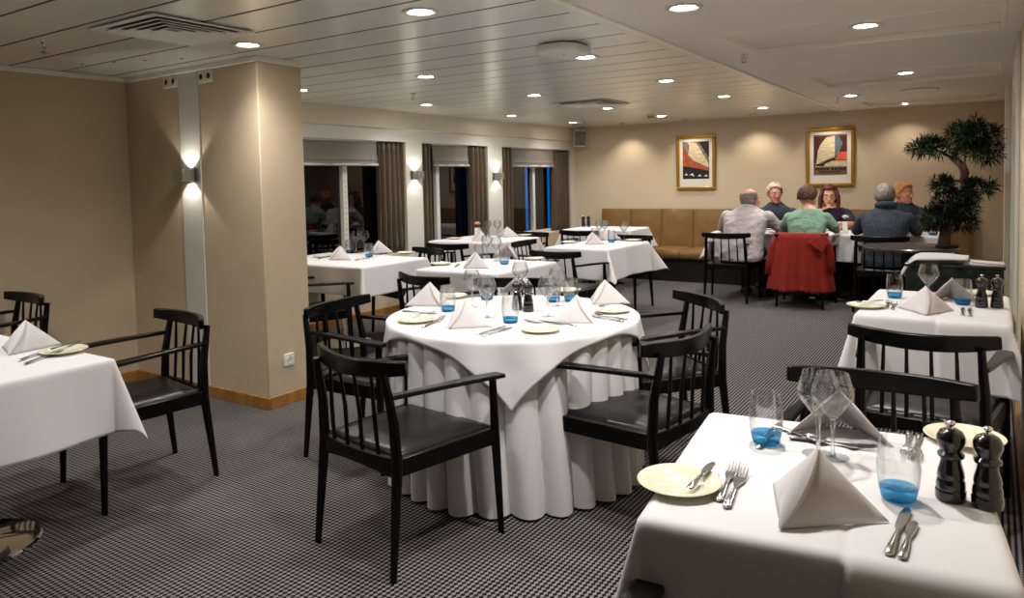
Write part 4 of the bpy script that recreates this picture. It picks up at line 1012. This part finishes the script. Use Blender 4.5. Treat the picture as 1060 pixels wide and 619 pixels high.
def person(label, x, y, rz, skin, shirt, hair, hairm, head_yaw=0, head_pitch=0, w=1.0, d=1.0, lean=.06, arms=None, sleeve='long', trousers='trousers_black', glasses=False, seat=.018, hz=1.135, collar=None, fem=False, hoff=0, open_neck=False):
    r = thing('person', label, 'person', (x, y, seat), math.radians(rz), 'people at the long table')
    HP = Vector((hoff, .055 + lean, hz))
    HM = Matrix.Translation(HP - Vector((0, 0, .035))) @ Matrix.Scale(1.07, 4) @ Matrix.Rotation(math.radians(head_yaw), 4, 'Z') @ Matrix.Rotation(math.radians(-head_pitch), 4, 'X')
    b = MB()
    b.loft(torso_rings(w, d, lean))
    sh = [Vector((s*.178*w, -.002 + lean, .915)) for s in (-1, 1)]
    arms = arms or [((-.25*w, .14, .74), (-.13, .36, .79)), ((.25*w, .14, .74), (.13, .36, .79))]
    b.cone((0, .01 + lean*.9, 1.0), .056, HP + Vector((0, -.02, -.08)), .052)
    for k, (e, h) in enumerate(arms):
        e, h = Vector(e), Vector(h); s = (-1, 1)[k]
        b.cone(sh[k], .050*w, e, .041).cone(e, .041, h, .027)
        dr = (h - e).normalized(); dr.z *= .3
        hand(b, h, dr, (0, 0, 1), s)
    for s in (-1, 1):
        b.cone((s*.09, -.05, .515), .085, (s*.115, .37, .50), .058).cone((s*.115, .37, .49), .055, (s*.115, .35, .09), .036).cone((s*.115, .34, .05), .035, (s*.125, .47, .035), .028)
    # head
    hb = MB()
    hb.ball((0, -.012, .018), (.075, .093, .098), 24, 16).ball((0, .028, -.045), (.057, .058, .068), 20, 12).ball((0, .066, -.088), (.024, .020, .018)).ball((0, .03, -.02), (.066, .062, .06), 20, 12)
    hb.cone((0, .083, .018), .008, (0, .102, -.022), .0125).ball((.012, .09, -.027), .008).ball((-.012, .09, -.027), .008)
    hb.ball((0, .073, .030), (.045, .014, .009)).ball((0, .082, -.056), (.022, .010, .010))
    for s in (-1, 1): hb.ball((s*.076, -.008, -.008), (.010, .019, .031), rot=(0, 0, s*.3)).ball((s*.04, .062, -.02), (.02, .016, .016))
    b.add(hb.v, hb.f, HM)
    body = remesh(b, 'body', skin, r, .0065, 4)
    # face
    for s in (-1, 1):
        MB().ball((s*.030, .077, .010), (.0125, .009, .0085), 12, 8).build('eye', 'white_china', body).matrix_basis = HM
        MB().ball((s*.030, .0845, .010), (.006, .0035, .006), 10, 6).build('iris', 'eye_dark', body).matrix_basis = HM
        MB().tube([(s*.012, .0835, .030), (s*.03, .0875, .034), (s*.048, .077, .030)], [.002, .0042, .002], 6).build('eyebrow', hairm, body).matrix_basis = HM
    MB().ball((0, .0905, -.056), (.020, .005, .0055), 12, 8).build('mouth', 'lip', body).matrix_basis = HM
    # hair
    def cap(mask, grow, ext=0):
        rnd = random.Random(len(label))
        def fn(u, v):
            a = 2*PI*u; p = PI*v; dx, dy, dz = math.sin(p)*math.cos(a), math.sin(p)*math.sin(a), math.cos(p)
            nz = .0035*math.sin(17*a + 5*p) + .003*math.sin(23*p + 3*math.sin(5*a)) + .004*max(0, dz)
            g = grow + nz
            return (dx*(.077 + g), -.012 + dy*(.095 + g), .018 + dz*(.1 + g))
        return MB().grid(fn, 48, 28, mask=lambda u, v: mask(math.sin(PI*v)*math.cos(2*PI*u), math.sin(PI*v)*math.sin(2*PI*u), math.cos(PI*v)))
    if hair == 'fringe': m = cap(lambda a, f, z: -.75 < z < .55 + .2*f and f < .45, .003)
    elif hair == 'short': m = cap(lambda a, f, z: z > (.50 + .12*math.sin(3*a + 1) if f > .45 else -.52 + .22*abs(a) + 1.25*max(f, 0)), .007)
    else: m = cap(lambda a, f, z: z > (.60 if f > .5 else -.95 + 2.6*max(f - .05, 0)), .013)
    m.build('hair', hairm, body, solid=.007, offset=1, sharp=180).matrix_basis = HM
    if hair == 'long':
        m = MB()
        for s in (-1, 1):
            for k in range(6):
                y0 = -.07 + .022*k
                m.tube([(s*.062, y0, .07), (s*.092, y0 + .006, .0), (s*.094, y0 + .004, -.08), (s*.088 + s*.006*k/6, y0 + .016, -.155), (s*.083, y0 + .02, -.185)], [.018, .021, .020, .016, .005], 8)
        m.build('hair_lengths', hairm, body, sharp=180).matrix_basis = HM
    if glasses:
        g = MB()
        for s in (-1, 1):
            g.tube([(s*.031 + .021*math.cos(t), .0935, .006 + .016*math.sin(t)) for t in [2*PI*k/16 for k in range(17)]], .0017, 6)
            g.tube([(s*.052, .092, .010), (s*.079, .05, .012), (s*.084, -.01, .008)], .0016, 6)
        g.tube([(-.010, .0935, .009), (0, .097, .012), (.010, .0935, .009)], .0016, 6)
        g.build('glasses', 'plastic_dark', body).matrix_basis = HM
    # clothes
    c = MB(); c.loft(torso_rings(w, d, lean, .013, shoulder=1)[:-2 if fem or open_neck else -1 if sleeve == 'short' else None])
    for k, (e, h) in enumerate(arms):
        e, h = Vector(e), Vector(h)
        if sleeve == 'long': c.cone(sh[k], .060*w, e, .055).cone(e, .055, e.lerp(h, .9), .040)
        else: c.cone(sh[k], .060*w, sh[k].lerp(e, .75), .060)
    so = remesh(c, 'shirt', shirt, r, .011, 5)
    if collar:
        yc = .014 + lean; q = MB()
        q.tube([((.070 + .012*collar)*math.cos(t), yc + (.066 + .012*collar)*math.sin(t), 1.03 + collar*.02 - .012*math.sin(t)) for t in [2*PI*k/20 for k in range(21)]], [.014 + collar*.020]*21, 8, flat=(.8, 1.25), up=(0, 0, 1), cap=False)
        q.build('collar', shirt, so, sharp=180)
    t = MB()
    t.ball((0, -.05, .51), (.17*w, .13*d, .085), 20, 12)
    for s in (-1, 1): t.cone((s*.09, -.05, .52), .098, (s*.115, .38, .505), .072).cone((s*.115, .38, .50), .07, (s*.115, .355, .10), .055)
    remesh(t, 'trousers', trousers, r, .012, 4)
    for s in (-1, 1): MB().loft([[(s*.12 + a*q, yv, zv*.5 + b_*zv*.5) for a, b_ in ((-1, -1), (1, -1), (1, .6), (.5, 1), (-.5, 1), (-1, .6))] for yv, q, zv in ((.29, .03, .07), (.33, .042, .10), (.40, .045, .085), (.47, .045, .06), (.51, .03, .04))]).build('shoe', 'shoe', r, bevel=.006)
    return r
A0 = lambda ex, ey, ez, hx, hy, hz: ((-ex, ey, ez), (-hx, hy, hz))
A1 = lambda ex, ey, ez, hx, hy, hz: ((ex, ey, ez), (hx, hy, hz))
person('broad balding man seen from behind in a pale lilac shirt, head turned right', -2.36, 8.33, -6, 'skin_ruddy', 'shirt_lilac', 'fringe', 'hair_grey', head_yaw=-48, head_pitch=8, w=1.32, d=1.25, lean=.13,
       arms=[A0(.33, .20, .785, .16, .42, .81), A1(.34, .22, .785, .17, .44, .81)], collar=.1, hz=1.145, hoff=.02)
person('white-haired man with glasses in a dark navy shirt, facing the viewer', -2.28, 9.60, 180, 'skin_ruddy', 'shirt_navy', 'short', 'hair_white', head_yaw=32, head_pitch=5, w=1.12, d=1.1, lean=.10, glasses=True,
       arms=[A0(.29, .16, .785, .12, .38, .81), A1(.29, .18, .785, .14, .38, .81)], collar=.05, hz=1.19)
person('person with short brown hair seen from behind in a sage green top', -1.69, 8.36, 0, 'skin', 'shirt_green', 'short', 'hair_brown', head_yaw=-28, head_pitch=14, w=1.06, d=1.0, lean=.08,
       arms=[A0(.27, .15, .785, .14, .36, .81), A1(.28, .12, .785, .27, .36, .80)], sleeve='short', hz=1.16, hoff=-.01)
person('red-haired woman with glasses and navy top, facing the viewer, hand at her chin', -1.64, 9.58, 180, 'skin', 'top_dark_navy', 'long', 'hair_red', head_yaw=8, head_pitch=4, w=1.0, d=1.0, lean=.12, glasses=True,
       arms=[A0(.27, .18, .785, .15, .40, .81), A1(.22, .26, .76, .085, .26, .955)], sleeve='short', hz=1.15, fem=True)
person('grey-haired man seen from behind in a dark grey knit sweater with a high collar', -.93, 8.34, 0, 'skin_ruddy', 'knit_grey', 'short', 'hair_grey', head_yaw=-10, head_pitch=6, w=1.14, d=1.15, lean=.09,
       arms=[A0(.28, .14, .785, .16, .38, .81), A1(.28, .14, .785, .18, .38, .81)], collar=.9, hz=1.165, hoff=-.01)
person('ginger-haired man in a navy jacket, half hidden behind the grey sweater', -.86, 9.58, 180, 'skin_ruddy', 'jacket_navy', 'short', 'hair_ginger', head_yaw=62, head_pitch=4, w=1.12, d=1.1, lean=.06,
       arms=[A0(.28, .16, .785, .16, .38, .81), A1(.28, .16, .785, .14, .38, .81)], collar=.1, hz=1.18)

# red jacket over the chair back
jk = thing('jacket', 'red jacket hung over the back of the chair of the person in green', 'jacket', (-1.70, 8.33, 0))
prof = [(-.215, .70), (-.225, .765), (-.262, .800), (-.312, .792), (-.332, .755), (-.345, .66), (-.355, .54), (-.365, .42), (-.375, .30), (-.385, .19)]
def jac(u, v):
    k = v*(len(prof) - 1); i = min(int(k), len(prof) - 2); f = k - i
    y = prof[i][0]*(1-f) + prof[i+1][0]*f; z = prof[i][1]*(1-f) + prof[i+1][1]*f
    t = max(0, (v - .3)/.7); hw = .25 + .10*t; s = (u - .5)*2; x = s*hw
    y += .11*max(0, abs(s) - .72)**1.3/.28**1.3*.8 + .085*abs(s)**2*(1 if v > .15 else .6) + (.010*math.sin(s*9 + 2*v) + .006*math.sin(s*21))*t
    z += -.012*s*s + (.006*math.sin(40*s) + .01*math.sin(7*s + 1))*max(0, v - .93)/.07
    return (x, y, z)
MB().grid(jac, 60, 44).build('body', 'jacket_red', jk, solid=.010, sharp=180)
for s, pts in ((-1, [(-.245, -.22, .75), (-.285, -.23, .62), (-.305, -.235, .48), (-.315, -.24, .34)]), (1, [(.245, -.24, .75), (.285, -.25, .66), (.30, -.25, .55), (.31, -.255, .40)])):
    MB().tube(pts, [.030, .040, .044, .046], 14, flat=(.45, 1.0), up=(s, 0, 0)).build('sleeve', 'jacket_red', jk, sharp=180)
m = MB().loft([[(.10, -.345, .70), (.19, -.325, .765), (.27, -.28, .77), (.275, -.275, .70), (.25, -.34, .60)], [(.10, -.375, .70), (.19, -.36, .765), (.28, -.31, .77), (.295, -.30, .70), (.25, -.375, .60)]])
m.build('folded_flap', 'jacket_red', jk, bevel=.01, seg=3)
clean_used()

# ------------------------------------------------------------------ view
sc.view_settings.view_transform = 'Standard'; sc.view_settings.look = 'None'; sc.view_settings.gamma = 1; sc.view_settings.exposure = EXPO
sc.view_settings.use_curve_mapping = False
cy_ = sc.cycles
cy_.use_denoising = True
cy_.max_bounces = 10; cy_.diffuse_bounces = 7; cy_.glossy_bounces = 4; cy_.transparent_max_bounces = 24; cy_.transmission_bounces = 8
cy_.caustics_reflective = False; cy_.caustics_refractive = False
cy_.sample_clamp_indirect = 4
